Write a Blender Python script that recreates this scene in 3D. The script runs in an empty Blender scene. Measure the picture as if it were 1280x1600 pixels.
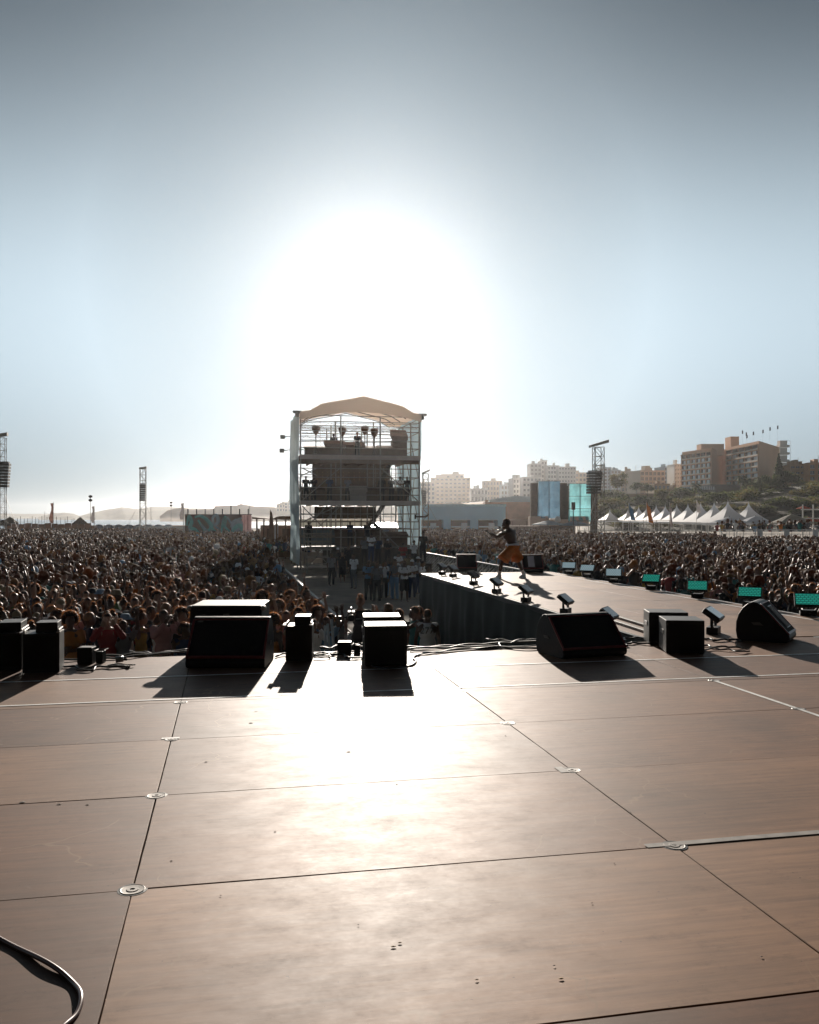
HAZE = 0.0001
import bpy, math, random
import numpy as np
from mathutils import Vector, Matrix, noise as mnoise
R = math.radians
random.seed(7); np.random.seed(7)
sc = bpy.context.scene
COL = sc.collection

# ---------------------------------------------------------------- camera
F = 1380.0; CX = 640.0; HY = 808.0            # focal length and horizon row, in photo pixels
CAMZ = 3.58; DECK = 2.05
PSI = R(11.6); cP, sP = math.cos(PSI), math.sin(PSI)
cam_d = bpy.data.cameras.new('camera'); cam = bpy.data.objects.new('camera', cam_d); COL.objects.link(cam)
cam_d.sensor_fit = 'VERTICAL'; cam_d.sensor_height = 36.0; cam_d.lens = F / 1600 * 36.0
cam_d.shift_y = (HY - 800) / 1600
cam.location = (0, 0, CAMZ); cam.rotation_euler = (R(90), 0, 0)
cam_d.clip_start = 0.1; cam_d.clip_end = 12000
sc.camera = cam
sc.render.resolution_x = 819; sc.render.resolution_y = 1024

# ---------------------------------------------------------------- sky, sun, exposure
SUN_EL = R(14.9); SUN_AZ = R(-2.5)             # azimuth measured from +Y towards +X
sun_dir = Vector((math.sin(SUN_AZ) * math.cos(SUN_EL), math.cos(SUN_AZ) * math.cos(SUN_EL), math.sin(SUN_EL)))
w = bpy.data.worlds.new('World'); sc.world = w; w.use_nodes = True
nt = w.node_tree; N = nt.nodes; L = nt.links; N.clear()
wo = N.new('ShaderNodeOutputWorld'); bg = N.new('ShaderNodeBackground'); bg.inputs['Strength'].default_value = 0.05
sky = N.new('ShaderNodeTexSky'); sky.sky_type = 'NISHITA'; sky.sun_disc = False
sky.sun_elevation = SUN_EL; sky.sun_rotation = SUN_AZ; sky.altitude = 0; sky.air_density = 1.0; sky.dust_density = 0.7; sky.ozone_density = 2.5
hs = N.new('ShaderNodeHueSaturation'); hs.inputs['Saturation'].default_value = 0.62; hs.inputs['Value'].default_value = 0.08
L.new(sky.outputs[0], hs.inputs['Color'])
# bright aureole of the hazy air round the sun
tc = N.new('ShaderNodeTexCoord')
nrm = N.new('ShaderNodeVectorMath'); nrm.operation = 'NORMALIZE'; L.new(tc.outputs['Generated'], nrm.inputs[0])
dt = N.new('ShaderNodeVectorMath'); dt.operation = 'DOT_PRODUCT'; dt.inputs[1].default_value = sun_dir; L.new(nrm.outputs[0], dt.inputs[0])
ac = N.new('ShaderNodeMath'); ac.operation = 'ARCCOSINE'; L.new(dt.outputs['Value'], ac.inputs[0])
def gauss(sig, amp):
    a = N.new('ShaderNodeMath'); a.operation = 'DIVIDE'; a.inputs[1].default_value = sig; L.new(ac.outputs[0], a.inputs[0])
    b = N.new('ShaderNodeMath'); b.operation = 'POWER'; b.inputs[1].default_value = 1.6; L.new(a.outputs[0], b.inputs[0])
    c = N.new('ShaderNodeMath'); c.operation = 'MULTIPLY'; c.inputs[1].default_value = -1.0; L.new(b.outputs[0], c.inputs[0])
    d = N.new('ShaderNodeMath'); d.operation = 'EXPONENT'; L.new(c.outputs[0], d.inputs[0])
    e = N.new('ShaderNodeMath'); e.operation = 'MULTIPLY'; e.inputs[1].default_value = amp; L.new(d.outputs[0], e.inputs[0]); return e
up_dir = Vector((math.sin(SUN_AZ) * math.cos(R(25)), math.cos(SUN_AZ) * math.cos(R(25)), math.sin(R(25))))
d2 = N.new('ShaderNodeVectorMath'); d2.operation = 'DOT_PRODUCT'; d2.inputs[1].default_value = up_dir; L.new(nrm.outputs[0], d2.inputs[0])
a2 = N.new('ShaderNodeMath'); a2.operation = 'ARCCOSINE'; L.new(d2.outputs['Value'], a2.inputs[0])
g1 = gauss(R(19), 2.6); ac = a2; g2 = gauss(R(14), 1.8)
# pale band of haze that thins with height
sx_ = N.new('ShaderNodeSeparateXYZ'); L.new(nrm.outputs[0], sx_.inputs[0])
e0 = N.new('ShaderNodeMath'); e0.operation = 'SUBTRACT'; e0.inputs[1].default_value = math.sin(R(11.5)); L.new(sx_.outputs[2], e0.inputs[0])
el = N.new('ShaderNodeMath'); el.operation = 'DIVIDE'; el.inputs[1].default_value = math.sin(R(11.3)); L.new(e0.outputs[0], el.inputs[0])
ep = N.new('ShaderNodeMath'); ep.operation = 'MULTIPLY'; L.new(el.outputs[0], ep.inputs[0]); L.new(el.outputs[0], ep.inputs[1])
en = N.new('ShaderNodeMath'); en.operation = 'MULTIPLY'; en.inputs[1].default_value = -1.0; L.new(ep.outputs[0], en.inputs[0])
ee = N.new('ShaderNodeMath'); ee.operation = 'EXPONENT'; L.new(en.outputs[0], ee.inputs[0])
eh = N.new('ShaderNodeMath'); eh.operation = 'MULTIPLY'; eh.inputs[1].default_value = 8.1; mr_ = N.new('ShaderNodeMapRange'); mr_.inputs[1].default_value = -0.2; mr_.inputs[2].default_value = 0.8; mr_.inputs[3].default_value = 0.40; mr_.inputs[4].default_value = 1.0; L.new(dt.outputs['Value'], mr_.inputs[0]); eq = N.new('ShaderNodeMath'); eq.operation = 'MULTIPLY'; mr2 = N.new('ShaderNodeMapRange'); mr2.inputs[1].default_value = 0.955; mr2.inputs[2].default_value = 1.0; mr2.inputs[3].default_value = 1.0; mr2.inputs[4].default_value = 0.45; L.new(dt.outputs['Value'], mr2.inputs[0]); mq = N.new('ShaderNodeMath'); mq.operation = 'MULTIPLY'; L.new(mr_.outputs[0], mq.inputs[0]); L.new(mr2.outputs[0], mq.inputs[1]); L.new(ee.outputs[0], eq.inputs[0]); L.new(mq.outputs[0], eq.inputs[1]); L.new(eq.outputs[0], eh.inputs[0])
ga = N.new('ShaderNodeMath'); ga.operation = 'ADD'; L.new(g1.outputs[0], ga.inputs[0]); L.new(g2.outputs[0], ga.inputs[1])
gc = N.new('ShaderNodeCombineColor')
gm = []
gh = N.new('ShaderNodeMath'); gh.operation = 'ADD'; L.new(ga.outputs[0], gh.inputs[0]); L.new(eh.outputs[0], gh.inputs[1]); ga = gh
for i, k in enumerate((0.81, 0.98, 1.08)):
    m_ = N.new('ShaderNodeMath'); m_.operation = 'MULTIPLY'; m_.inputs[1].default_value = k; L.new(ga.outputs[0], m_.inputs[0]); L.new(m_.outputs[0], gc.inputs[i])
mx = N.new('ShaderNodeMix'); mx.data_type = 'RGBA'; mx.blend_type = 'ADD'; mx.inputs[0].default_value = 1.0
tn = N.new('ShaderNodeMix'); tn.data_type = 'RGBA'; tn.blend_type = 'MULTIPLY'; tn.inputs[0].default_value = 1.0; tn.inputs[7].default_value = (.66, 1.0, 1.40, 1); L.new(hs.outputs[0], tn.inputs[6])
L.new(tn.outputs[2], mx.inputs[6]); L.new(gc.outputs[0], mx.inputs[7])
L.new(mx.outputs[2], bg.inputs['Color']); L.new(bg.outputs[0], wo.inputs['Surface'])
sd = bpy.data.lights.new('sun', 'SUN'); sd.energy = 5.0; sd.angle = R(0.53); sd.color = (1.0, 0.90, 0.79)
so = bpy.data.objects.new('sun', sd); COL.objects.link(so)
so.rotation_euler = sun_dir.to_track_quat('Z', 'Y').to_euler(); so.location = sun_dir * 300
sc.view_settings.view_transform = 'Standard'; sc.view_settings.look = 'None'; sc.view_settings.gamma = 1.0
sc.view_settings.exposure = 0.6
sc.render.engine = 'CYCLES'
sc.cycles.use_denoising = True
sc.cycles.max_bounces = 6; sc.cycles.diffuse_bounces = 2; sc.cycles.glossy_bounces = 2; sc.cycles.transmission_bounces = 3
sc.cycles.volume_bounces = 0; sc.cycles.transparent_max_bounces = 8
sc.cycles.sample_clamp_indirect = 4.0

# ---------------------------------------------------------------- coordinates
def S(u, v, z=0.0):                             # stage-aligned coordinates to world
    return Vector((u * cP - v * sP, u * sP + v * cP, z))
def W(x, y, Y):                                 # photo pixel at depth Y
    return Vector(((x - CX) / F * Y, Y, CAMZ - (y - HY) / F * Y))
def Dk(x, y, z=DECK):                           # photo pixel on the plane at height z
    Y = (CAMZ - z) * F / (y - HY); return W(x, y, Y)
def toS(p): return (p.x * cP + p.y * sP, -p.x * sP + p.y * cP)
def px(p): return (CX + p.x / p.y * F, HY + (CAMZ - p.z) / p.y * F)

# ---------------------------------------------------------------- materials
MATS = {}
def mat(name, col, rough=0.6, metal=0.0, var=0.12, scale=3.0, bump=0.0, trans=0.0, emit=0.0, spec=0.5, coat=0.0, stretch=(1, 1, 1), tcol=None):
    if name in MATS: return MATS[name]
    m = bpy.data.materials.new(name); m.use_nodes = True; t = m.node_tree; n = t.nodes; l = t.links
    b = n['Principled BSDF']; b.inputs['Roughness'].default_value = rough; b.inputs['Metallic'].default_value = metal
    b.inputs['Specular IOR Level'].default_value = spec; b.inputs['Coat Weight'].default_value = coat
    tcn = n.new('ShaderNodeTexCoord'); mp = n.new('ShaderNodeMapping'); mp.inputs['Scale'].default_value = stretch
    l.new(tcn.outputs['Object'], mp.inputs[0])
    nz = n.new('ShaderNodeTexNoise'); nz.inputs['Scale'].default_value = scale; nz.inputs['Detail'].default_value = 5; l.new(mp.outputs[0], nz.inputs['Vector'])
    cr = n.new('ShaderNodeValToRGB'); cr.color_ramp.elements[0].position = 0.3; cr.color_ramp.elements[1].position = 0.7
    c0 = [max(0, c * (1 - var)) for c in col]; c1 = [min(1, c * (1 + var)) for c in col]
    cr.color_ramp.elements[0].color = (*c0, 1); cr.color_ramp.elements[1].color = (*c1, 1)
    l.new(nz.outputs[0], cr.inputs[0]); l.new(cr.outputs[0], b.inputs['Base Color'])
    if bump:
        bp = n.new('ShaderNodeBump'); bp.inputs['Strength'].default_value = bump; bp.inputs['Distance'].default_value = 0.02
        l.new(nz.outputs[0], bp.inputs['Height']); l.new(bp.outputs[0], b.inputs['Normal'])
    if emit: l.new(cr.outputs[0], b.inputs['Emission Color']); b.inputs['Emission Strength'].default_value = emit
    if trans:
        tr = n.new('ShaderNodeBsdfTranslucent'); ms = n.new('ShaderNodeMixShader'); ms.inputs[0].default_value = trans
        if tcol: tr.inputs[0].default_value = (*tcol, 1)
        else: l.new(cr.outputs[0], tr.inputs[0])
        l.new(b.outputs[0], ms.inputs[1]); l.new(tr.outputs[0], ms.inputs[2]); l.new(ms.outputs[0], n['Material Output'].inputs['Surface'])
    MATS[name] = m; return m

# ---------------------------------------------------------------- mesh builder
class MB:
    def __init__(s): s.v = []; s.f = []; s.m = []; s.mi = 0
    def add(s, vs, fs, M=None):
        o = len(s.v)
        s.v += [tuple(M @ Vector(p)) for p in vs] if M is not None else [tuple(p) for p in vs]
        for q in fs: s.f.append([o + i for i in q]); s.m.append(s.mi)
        return s
    def box(s, c, d, rz=0.0, M=None):
        x, y, z = d[0] / 2, d[1] / 2, d[2] / 2
        vs = [(a * x, b * y, e * z) for e in (-1, 1) for b in (-1, 1) for a in (-1, 1)]
        T = Matrix.Translation(c) @ (M if M is not None else Matrix.Rotation(rz, 4, 'Z'))
        return s.add(vs, [(0, 2, 3, 1), (4, 5, 7, 6), (0, 1, 5, 4), (1, 3, 7, 5), (3, 2, 6, 7), (2, 0, 4, 6)], T)
    def b2(s, x0, x1, y0, y1, z0, z1): return s.box(((x0 + x1) / 2, (y0 + y1) / 2, (z0 + z1) / 2), (abs(x1 - x0), abs(y1 - y0), abs(z1 - z0)))
    def tube(s, p, q, r0, r1=None, n=8):
        r1 = r0 if r1 is None else r1; p = Vector(p); q = Vector(q); d = (q - p)
        if d.length < 1e-6: return s
        Q = d.to_track_quat('Z', 'Y').to_matrix()
        vs = []
        for c, r in ((p, r0), (q, r1)):
            for i in range(n):
                a = 2 * math.pi * i / n; vs.append(c + Q @ Vector((math.cos(a) * r, math.sin(a) * r, 0)))
        fs = [(i, (i + 1) % n, n + (i + 1) % n, n + i) for i in range(n)] + [tuple(range(n - 1, -1, -1)), tuple(range(n, 2 * n))]
        return s.add(vs, fs)
    def path(s, pts, r, n=6):
        pts = [Vector(p) for p in pts]; vs = []; up = Vector((0, 0, 1)); m = len(pts)
        rr = r if isinstance(r, (list, tuple)) else [r] * m
        for k, p in enumerate(pts):
            d = (pts[min(k + 1, m - 1)] - pts[max(k - 1, 0)]).normalized()
            a = d.cross(up); a = a.normalized() if a.length > 1e-3 else Vector((1, 0, 0)); b = a.cross(d)
            for i in range(n):
                t = 2 * math.pi * i / n; vs.append(p + (a * math.cos(t) + b * math.sin(t)) * rr[k])
        fs = [(k * n + i, (k + 1) * n + i, (k + 1) * n + (i + 1) % n, k * n + (i + 1) % n) for k in range(m - 1) for i in range(n)]
        fs += [tuple(range(n)), tuple(range((m - 1) * n + n - 1, (m - 1) * n - 1, -1))]
        return s.add(vs, fs)
    def ell(s, c, r, nu=12, nv=8, M=None):
        vs = [(0, 0, -r[2])]
        for j in range(1, nv):
            t = math.pi * j / nv - math.pi / 2
            for i in range(nu):
                a = 2 * math.pi * i / nu; vs.append((math.cos(t) * math.cos(a) * r[0], math.cos(t) * math.sin(a) * r[1], math.sin(t) * r[2]))
        vs.append((0, 0, r[2])); k = len(vs) - 1
        fs = [(0, 1 + (i + 1) % nu, 1 + i) for i in range(nu)]
        for j in range(nv - 2):
            for i in range(nu):
                a = 1 + j * nu + i; b = 1 + j * nu + (i + 1) % nu; fs.append((a, b, b + nu, a + nu))
        o = 1 + (nv - 2) * nu; fs += [(o + i, o + (i + 1) % nu, k) for i in range(nu)]
        T = Matrix.Translation(c) @ (M if M is not None else Matrix.Identity(4)); return s.add(vs, fs, T)
    def cap(s, p, q, r0, r1=None, n=10):
        r1 = r0 if r1 is None else r1
        s.tube(p, q, r0, r1, n); s.ell(p, (r0,) * 3, n, 6); s.ell(q, (r1,) * 3, n, 6); return s
    def prism(s, poly, a, b, ax='X'):           # poly in the two other axes, extruded a..b along ax
        n = len(poly)
        def P(t, p): return (t, p[0], p[1]) if ax == 'X' else ((p[0], t, p[1]) if ax == 'Y' else (p[0], p[1], t))
        vs = [P(a, p) for p in poly] + [P(b, p) for p in poly]
        fs = [tuple(range(n)), tuple(range(2 * n - 1, n - 1, -1))] + [((i + 1) % n, i, n + i, n + (i + 1) % n) for i in range(n)]
        return s.add(vs, fs)
    def lathe(s, prof, c=(0, 0, 0), n=12):
        vs = []; c = Vector(c)
        for r, z in prof:
            for i in range(n):
                a = 2 * math.pi * i / n; vs.append(c + Vector((r * math.cos(a), r * math.sin(a), z)))
        fs = [(k * n + i, k * n + (i + 1) % n, (k + 1) * n + (i + 1) % n, (k + 1) * n + i) for k in range(len(prof) - 1) for i in range(n)]
        fs += [tuple(range(n - 1, -1, -1)), tuple(range((len(prof) - 1) * n, len(prof) * n))]
        return s.add(vs, fs)
    def build(s, name, mats, parent=None, loc=None, rz=None, smooth=False, bevel=0.0, fix=True):
        me = bpy.data.meshes.new(name); me.from_pydata(s.v, [], s.f)
        if not isinstance(mats, (list, tuple)): mats = [mats]
        for m in mats: me.materials.append(m)
        me.polygons.foreach_set('material_index', s.m)
        me.validate(); me.update()
        if fix and len(s.f) < 60000:
            import bmesh
            bm = bmesh.new(); bm.from_mesh(me); bmesh.ops.recalc_face_normals(bm, faces=bm.faces); bm.to_mesh(me); bm.free()
        if smooth: me.polygons.foreach_set('use_smooth', [True] * len(me.polygons))
        o = bpy.data.objects.new(name, me); COL.objects.link(o); o.parent = parent
        if loc is not None: o.location = loc
        if rz is not None: o.rotation_euler.z = rz
        if bevel:
            bv = o.modifiers.new('bevel', 'BEVEL'); bv.width = bevel; bv.segments = 2; bv.limit_method = 'ANGLE'; bv.angle_limit = R(35)
        return o
def tag(o, label=None, cat=None, group=None, kind=None):
    if label: o['label'] = label
    if cat: o['category'] = cat
    if group: o['group'] = group
    if kind: o['kind'] = kind
    return o
def thing(name, label, cat, loc=(0, 0, 0), rz=0.0, group=None):
    o = bpy.data.objects.new(name, None); COL.objects.link(o); o.empty_display_size = 0.2
    o.location = loc; o.rotation_euler = (0, 0, rz); return tag(o, label, cat, group)
def dup(root, loc=None, rz=None, label=None, group=None, scale=None):
    r = root.copy(); COL.objects.link(r)
    if loc is not None: r.location = loc
    if rz is not None: r.rotation_euler = (0, 0, rz)
    if label: r['label'] = label
    if group: r['group'] = group
    if scale is not None: r.scale = (scale,) * 3
    for ch in [o for o in root.children]:
        c = ch.copy(); COL.objects.link(c); c.parent = r
        for g in ch.children:
            d = g.copy(); COL.objects.link(d); d.parent = c
    return r
def hidden_apply(o):                            # mesh of an object with its modifiers applied
    dg = bpy.context.evaluated_depsgraph_get(); me = bpy.data.meshes.new_from_object(o.evaluated_get(dg))
    bpy.data.objects.remove(o); return me
def remesh(mb, name, mats, vox, smooth_it=2, fac=0.5):
    o = mb.build(name, mats, fix=False); md = o.modifiers.new('r', 'REMESH'); md.mode = 'VOXEL'; md.voxel_size = vox
    if smooth_it:
        sm = o.modifiers.new('s', 'SMOOTH'); sm.iterations = smooth_it; sm.factor = fac
    me = hidden_apply(o); me.name = name
    me.materials.clear()
    for m in (mats if isinstance(mats, (list, tuple)) else [mats]): me.materials.append(m)
    me.polygons.foreach_set('material_index', [0] * len(me.polygons))
    me.polygons.foreach_set('use_smooth', [True] * len(me.polygons)); return me
def text_mesh(txt, size, depth=0.002):
    cu = bpy.data.curves.new('t', 'FONT'); cu.body = txt; cu.size = size; cu.extrude = depth; cu.align_x = 'CENTER'; cu.align_y = 'CENTER'
    o = bpy.data.objects.new('t', cu); COL.objects.link(o); return hidden_apply(o)
# ---------------------------------------------------------------- ground, sea, hills
def sand_material():
    m = mat('sand', (0.30, 0.25, 0.19), 0.95, var=0.25, scale=0.8, bump=0.6)
    return m
g = MB()
xs = [-2600, -1200, -500, -250, -120, -60, -30, -15, 0, 15, 30, 60, 120, 250, 500, 1200, 2600]
ys = [-60, -10, 5, 10, 15, 20, 25, 30, 40, 50, 60, 80, 110, 150, 200, 260, 400, 700, 1300, 2300, 3600]
SHORE = 320
def gz(x, y):
    # beach dips under the water far off on the left
    if y > SHORE and x < 40: return -3.0
    return 0.0
vs = [(x, y, gz(x, y)) for y in ys for x in xs]; nx = len(xs)
fs = [(j * nx + i, j * nx + i + 1, (j + 1) * nx + i + 1, (j + 1) * nx + i) for j in range(len(ys) - 1) for i in range(nx - 1)]
g.add(vs, fs); tag(g.build('sand_ground', sand_material()), kind='structure')
# sand surface of the security pit, trodden into small dents
g = MB(); nu_, nv_ = 60, 170
u0, u1, v0, v1 = 2.0, 14.0, 12.0, 62.0
for j in range(nv_ + 1):
    for i in range(nu_ + 1):
        u = u0 + (u1 - u0) * i / nu_; v = v0 + (v1 - v0) * j / nv_
        e = min(1, min(i, nu_ - i) / 4, min(j, nv_ - j) / 4)
        z = 0.012 + e * (0.03 + 0.05 * mnoise.noise(Vector((u * 1.7, v * 1.7, 0))) + 0.03 * mnoise.noise(Vector((u * 5, v * 5, 3))))
        g.v.append(tuple(S(u, v, max(z, 0.006))))
g.f = [[j * (nu_ + 1) + i, j * (nu_ + 1) + i + 1, (j + 1) * (nu_ + 1) + i + 1, (j + 1) * (nu_ + 1) + i] for j in range(nv_) for i in range(nu_)]
g.m = [0] * len(g.f)
tag(g.build('trodden_sand', sand_material(), smooth=True), kind='structure')
g = MB(); g.add([(-2600, SHORE, -0.5), (40, SHORE, -0.5), (40, 3600, -0.5), (-2600, 3600, -0.5)], [(0, 1, 2, 3)])
tag(g.build('sea', mat('sea', (0.05, 0.10, 0.14), 0.25, bump=0.5, scale=0.15, var=0.2)), kind='structure')

def hill(name, prof, Y, depth, m, rough=1.5, base=-1.0, seg=4, back=1.0, fl=0.45):
    """ridge seen as the pixel profile prof at distance Y; a real slope in front and a falling back"""
    p = []
    for (xa, ya), (xb, yb) in zip(prof[:-1], prof[1:]):
        n = max(1, int(abs(xb - xa) / seg))
        for k in range(n): t = k / n; p.append((xa + (xb - xa) * t, ya + (yb - ya) * t))
    p.append(prof[-1])
    rows = [(-depth, 0.0), (-depth * 0.75, 0.25), (-depth * fl, 0.62), (-depth * 0.15, 0.9), (0, 1.0), (depth * back, 0.95), (depth * back * 2, 0.0)]
    g = MB(); n = len(p)
    for j, (dy, h) in enumerate(rows):
        for i, (x, y) in enumerate(p):
            q = W(x, y, Y); hh = max(q.z - base, 0.2)
            z = base + hh * h
            nn = mnoise.noise(Vector((q.x / (rough * 9 + 1), dy / (rough * 9 + 1), j))) * rough * (0 if j in (0, 6) else 1) * (0.35 if j == 4 else 1)
            X = q.x * (1 + dy / Y)
            g.v.append((X, Y + dy, z + nn))
    for j in range(len(rows) - 1):
        for i in range(n - 1): g.f.append([j * n + i, j * n + i + 1, (j + 1) * n + i + 1, (j + 1) * n + i]); g.m.append(0)
    return tag(g.build(name, m, smooth=True), kind='structure')
m_scrub = mat('scrubland', (0.10, 0.095, 0.05), 0.95, var=0.5, scale=0.02, bump=0.5)
m_cliff = mat('sandstone_cliff', (0.30, 0.19, 0.11), 0.95, var=0.35, scale=0.03, bump=0.6)
def slope_material():
    m = bpy.data.materials.new('scrubby_slope'); m.use_nodes = True; t = m.node_tree; n = t.nodes; l = t.links; b = n['Principled BSDF']; b.inputs['Roughness'].default_value = 0.95
    tcn = n.new('ShaderNodeTexCoord'); a = n.new('ShaderNodeTexNoise'); a.inputs['Scale'].default_value = 0.06; a.inputs['Detail'].default_value = 8; a.inputs['Roughness'].default_value = 0.65
    l.new(tcn.outputs['Object'], a.inputs['Vector']); c = n.new('ShaderNodeValToRGB'); e = c.color_ramp.elements
    e[0].position = 0.46; e[0].color = (0.022, 0.030, 0.014, 1); e[1].position = 0.70; e[1].color = (0.21, 0.11, 0.055, 1)
    k = e.new(0.56); k.color = (0.06, 0.05, 0.025, 1)
    l.new(a.outputs[0], c.inputs[0]); l.new(c.outputs[0], b.inputs['Base Color'])
    bp = n.new('ShaderNodeBump'); bp.inputs['Strength'].default_value = 0.8; bp.inputs['Distance'].default_value = 1.0; l.new(a.outputs[0], bp.inputs['Height']); l.new(bp.outputs[0], b.inputs['Normal'])
    return m
m_slope = slope_material()
hill('far_headland', [(-60, 803), (0, 802), (40, 803), (80, 802.5), (110, 805), (140, 808)], 2400, 200, m_scrub, 2)
hill('headland', [(60, 808.5), (85, 802), (100, 801), (115, 803), (124, 806), (150, 800), (170, 796), (190, 792.5), (215, 795), (240, 791.5), (262, 792), (290, 793), (320, 795), (345, 793), (420, 793), (500, 793), (700, 794)], 1500, 160, m_scrub, 3)
hill('bay_cliffs', [(250, 806), (262, 797), (285, 793), (300, 795), (334, 795), (336, 790.5), (370, 790), (376, 787), (400, 791), (440, 793), (460, 791), (700, 790)], 900, 70, m_cliff, 2, fl=0.25)
hill('town_rise', [(620, 800), (655, 792), (700, 788), (760, 783), (830, 778), (860, 770), (920, 768), (1000, 766), (1300, 762)], 520, 120, m_cliff, 1.5, back=1.5)
hill('hotel_hill', [(905, 826), (925, 812), (935, 790), (945, 778), (985, 777), (1060, 776), (1110, 774), (1180, 768), (1235, 762), (1300, 757), (1420, 752)], 318, 110, m_slope, 2.2, back=0.9, fl=0.5)

# ---------------------------------------------------------------- vegetation
m_leaf = [mat('dry_green_leaves', (0.055, 0.07, 0.028), 0.8, var=0.3, trans=0.35, tcol=(0.12, 0.14, 0.04)), mat('dark_leaves', (0.03, 0.045, 0.022), 0.8, var=0.3, trans=0.25, tcol=(0.07, 0.09, 0.03)), mat('olive_leaves', (0.10, 0.085, 0.035), 0.8, var=0.3, trans=0.35, tcol=(0.2, 0.15, 0.05))]
m_bark = mat('bark', (0.10, 0.07, 0.045), 0.9, var=0.3, bump=0.4)
def leaf_cloud(lobes, n, size):
    g = MB(); per = max(1, n // len(lobes))
    for c, r in lobes:
        for k in range(per):
            d = Vector((random.gauss(0, 1), random.gauss(0, 1), random.gauss(0, 1))).normalized() * (random.random() ** 0.45)
            p = Vector(c) + Vector((d.x * r[0], d.y * r[1], d.z * r[2]))
            s_ = size * random.uniform(0.5, 1.3); a = Vector((random.gauss(0, 1), random.gauss(0, 1), random.gauss(0, 1))).normalized(); b = a.orthogonal().normalized()
            c_ = a.cross(b)
            g.mi = 0 if random.random() < 0.6 else 1
            g.add([p - b * s_, p + c_ * s_ * 0.5, p + b * s_, p - c_ * s_ * 0.5], [(0, 1, 2, 3)])
    return g
def shrub_proto(seed, mats):
    random.seed(seed); t = thing('shrub', 'x', 'shrub')
    lobes = [((random.uniform(-.5, .5), random.uniform(-.4, .4), random.uniform(.4, .85)), (random.uniform(.35, .6), random.uniform(.35, .55), random.uniform(.3, .5))) for _ in range(6)]
    leaf_cloud(lobes, 700, 0.09).build('foliage', mats, t, fix=False)
    g = MB()
    for k in range(5):
        a = k * 1.3; g.tube((0, 0, 0), (math.cos(a) * .45, math.sin(a) * .4, .7), .03, .012, 5)
    g.build('stem', m_bark, t); return t
SHR = [shrub_proto(1, [m_leaf[0], m_leaf[1]]), shrub_proto(2, [m_leaf[1], m_leaf[0]]), shrub_proto(3, [m_leaf[2], m_leaf[0]])]
names3 = ['mid green', 'dark green', 'olive brown']
def place_on(x, y, Y, proto, used=[set()]):
    pass
shr_spots = [  # px, py(base), depth, size m, kind, where
 (948, 800, 262, 5, 1, 'at the left foot of the hotel hill'), (962, 792, 275, 5, 0, 'on the left slope above the smallest white tent'), (975, 803, 255, 4, 2, 'low on the slope over the blue feather flag'),
 (935, 806, 255, 4, 0, 'beside the tall lattice mast at the hill foot'), (1012, 803, 262, 4, 1, 'behind the orange feather flag'), (1030, 790, 285, 5, 0, 'below the tan retaining wall'), (1045, 785, 290, 4, 1, 'at the right end of the tan retaining wall'),
 (1065, 795, 270, 4.5, 1, 'below the glass pavilion left corner'), (1085, 788, 285, 5, 0, 'below the glass pavilion windows'), (1105, 790, 280, 4, 1, 'above the fourth tent peak from the right'), (1122, 784, 290, 5, 1, 'below the hotel terrace'),
 (1150, 782, 290, 6, 1, 'under the two palm trees'), (1165, 792, 272, 6, 0, 'on the slope just left of the rightmost tent peak'), (1185, 776, 300, 6, 1, 'below the right end of the hotel'), (1192, 790, 275, 5, 0, 'on the bare red slope beside the rightmost tent'),
 (1208, 779, 292, 6, 1, 'on the crest of the bare slope'), (1222, 776, 300, 6, 0, 'below the hotel annex'), (1236, 788, 275, 6, 1, 'midway down the bare slope'), (1252, 800, 255, 5, 1, 'low on the right slope above the umbrella'),
 (1262, 775, 300, 6, 0, 'beside the white pergola'), (1272, 790, 272, 5.5, 2, 'at the right edge under the pergola'), (1245, 768, 305, 4, 2, 'at the foot of the annex wall'), (1205, 804, 250, 4, 2, 'low behind the rightmost tent'), (1140, 800, 255, 4, 2, 'behind the largest tent peak')]
for k, (x, y, Y, s_, kd, where) in enumerate(shr_spots):
    q = W(x, y, Y); o = dup(SHR[kd], (q.x, q.y, q.z - 0.6), random.uniform(0, 6), names3[kd] + ' rounded shrub ' + where, 'shrubs on the hotel hill'); o.scale = (s_ * 0.9, s_ * 0.8, s_ * 0.62)
random.seed(77)
hgt = [(905, 826), (925, 812), (935, 790), (945, 778), (985, 777), (1060, 776), (1110, 774), (1180, 768), (1235, 762), (1300, 757)]
seen_lb = set()
for k in range(150):                            # scrub all over the slope
    x = random.uniform(930, 1290); f = random.random(); Y = 318 - 95 * f; yt = np.interp(x, [a[0] for a in hgt], [a[1] for a in hgt]); top = W(x, yt, 318).z + 1
    hh = np.interp(-(318 - Y), [-110, -82.5, -55, -16.5, 0], [0, .25, .62, .9, 1.0]) * top - 1
    p = Vector(((x - CX) / F * Y, Y, hh)); s_ = random.uniform(2.2, 5.5); kd = random.choice([0, 1, 1, 2])
    hw = 'far up' if f < .25 else 'midway up' if f < .6 else 'low on'; hz = 'left of the pagoda flags' if x < 1010 else 'under the beige flats' if x < 1060 else 'below the hotel left block' if x < 1130 else 'below the hotel right block' if x < 1215 else 'below the annex'
    lb_ = '%s %s scrub bush %s the slope, %s' % ('large' if s_ > 4.2 else 'small' if s_ < 3 else 'medium', names3[kd], hw, hz)
    if lb_ in seen_lb: lb_ = lb_.replace('scrub bush', 'flat spreading bush')
    if lb_ in seen_lb: continue
    seen_lb.add(lb_); o = dup(SHR[kd], (p.x, p.y, p.z - .4), random.uniform(0, 6), lb_, 'scrub bushes scattered over the slope'); o.scale = (s_, s_ * .9, s_ * (random.uniform(.3, .4) if 'flat' in lb_ else random.uniform(.5, .8)))
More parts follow.
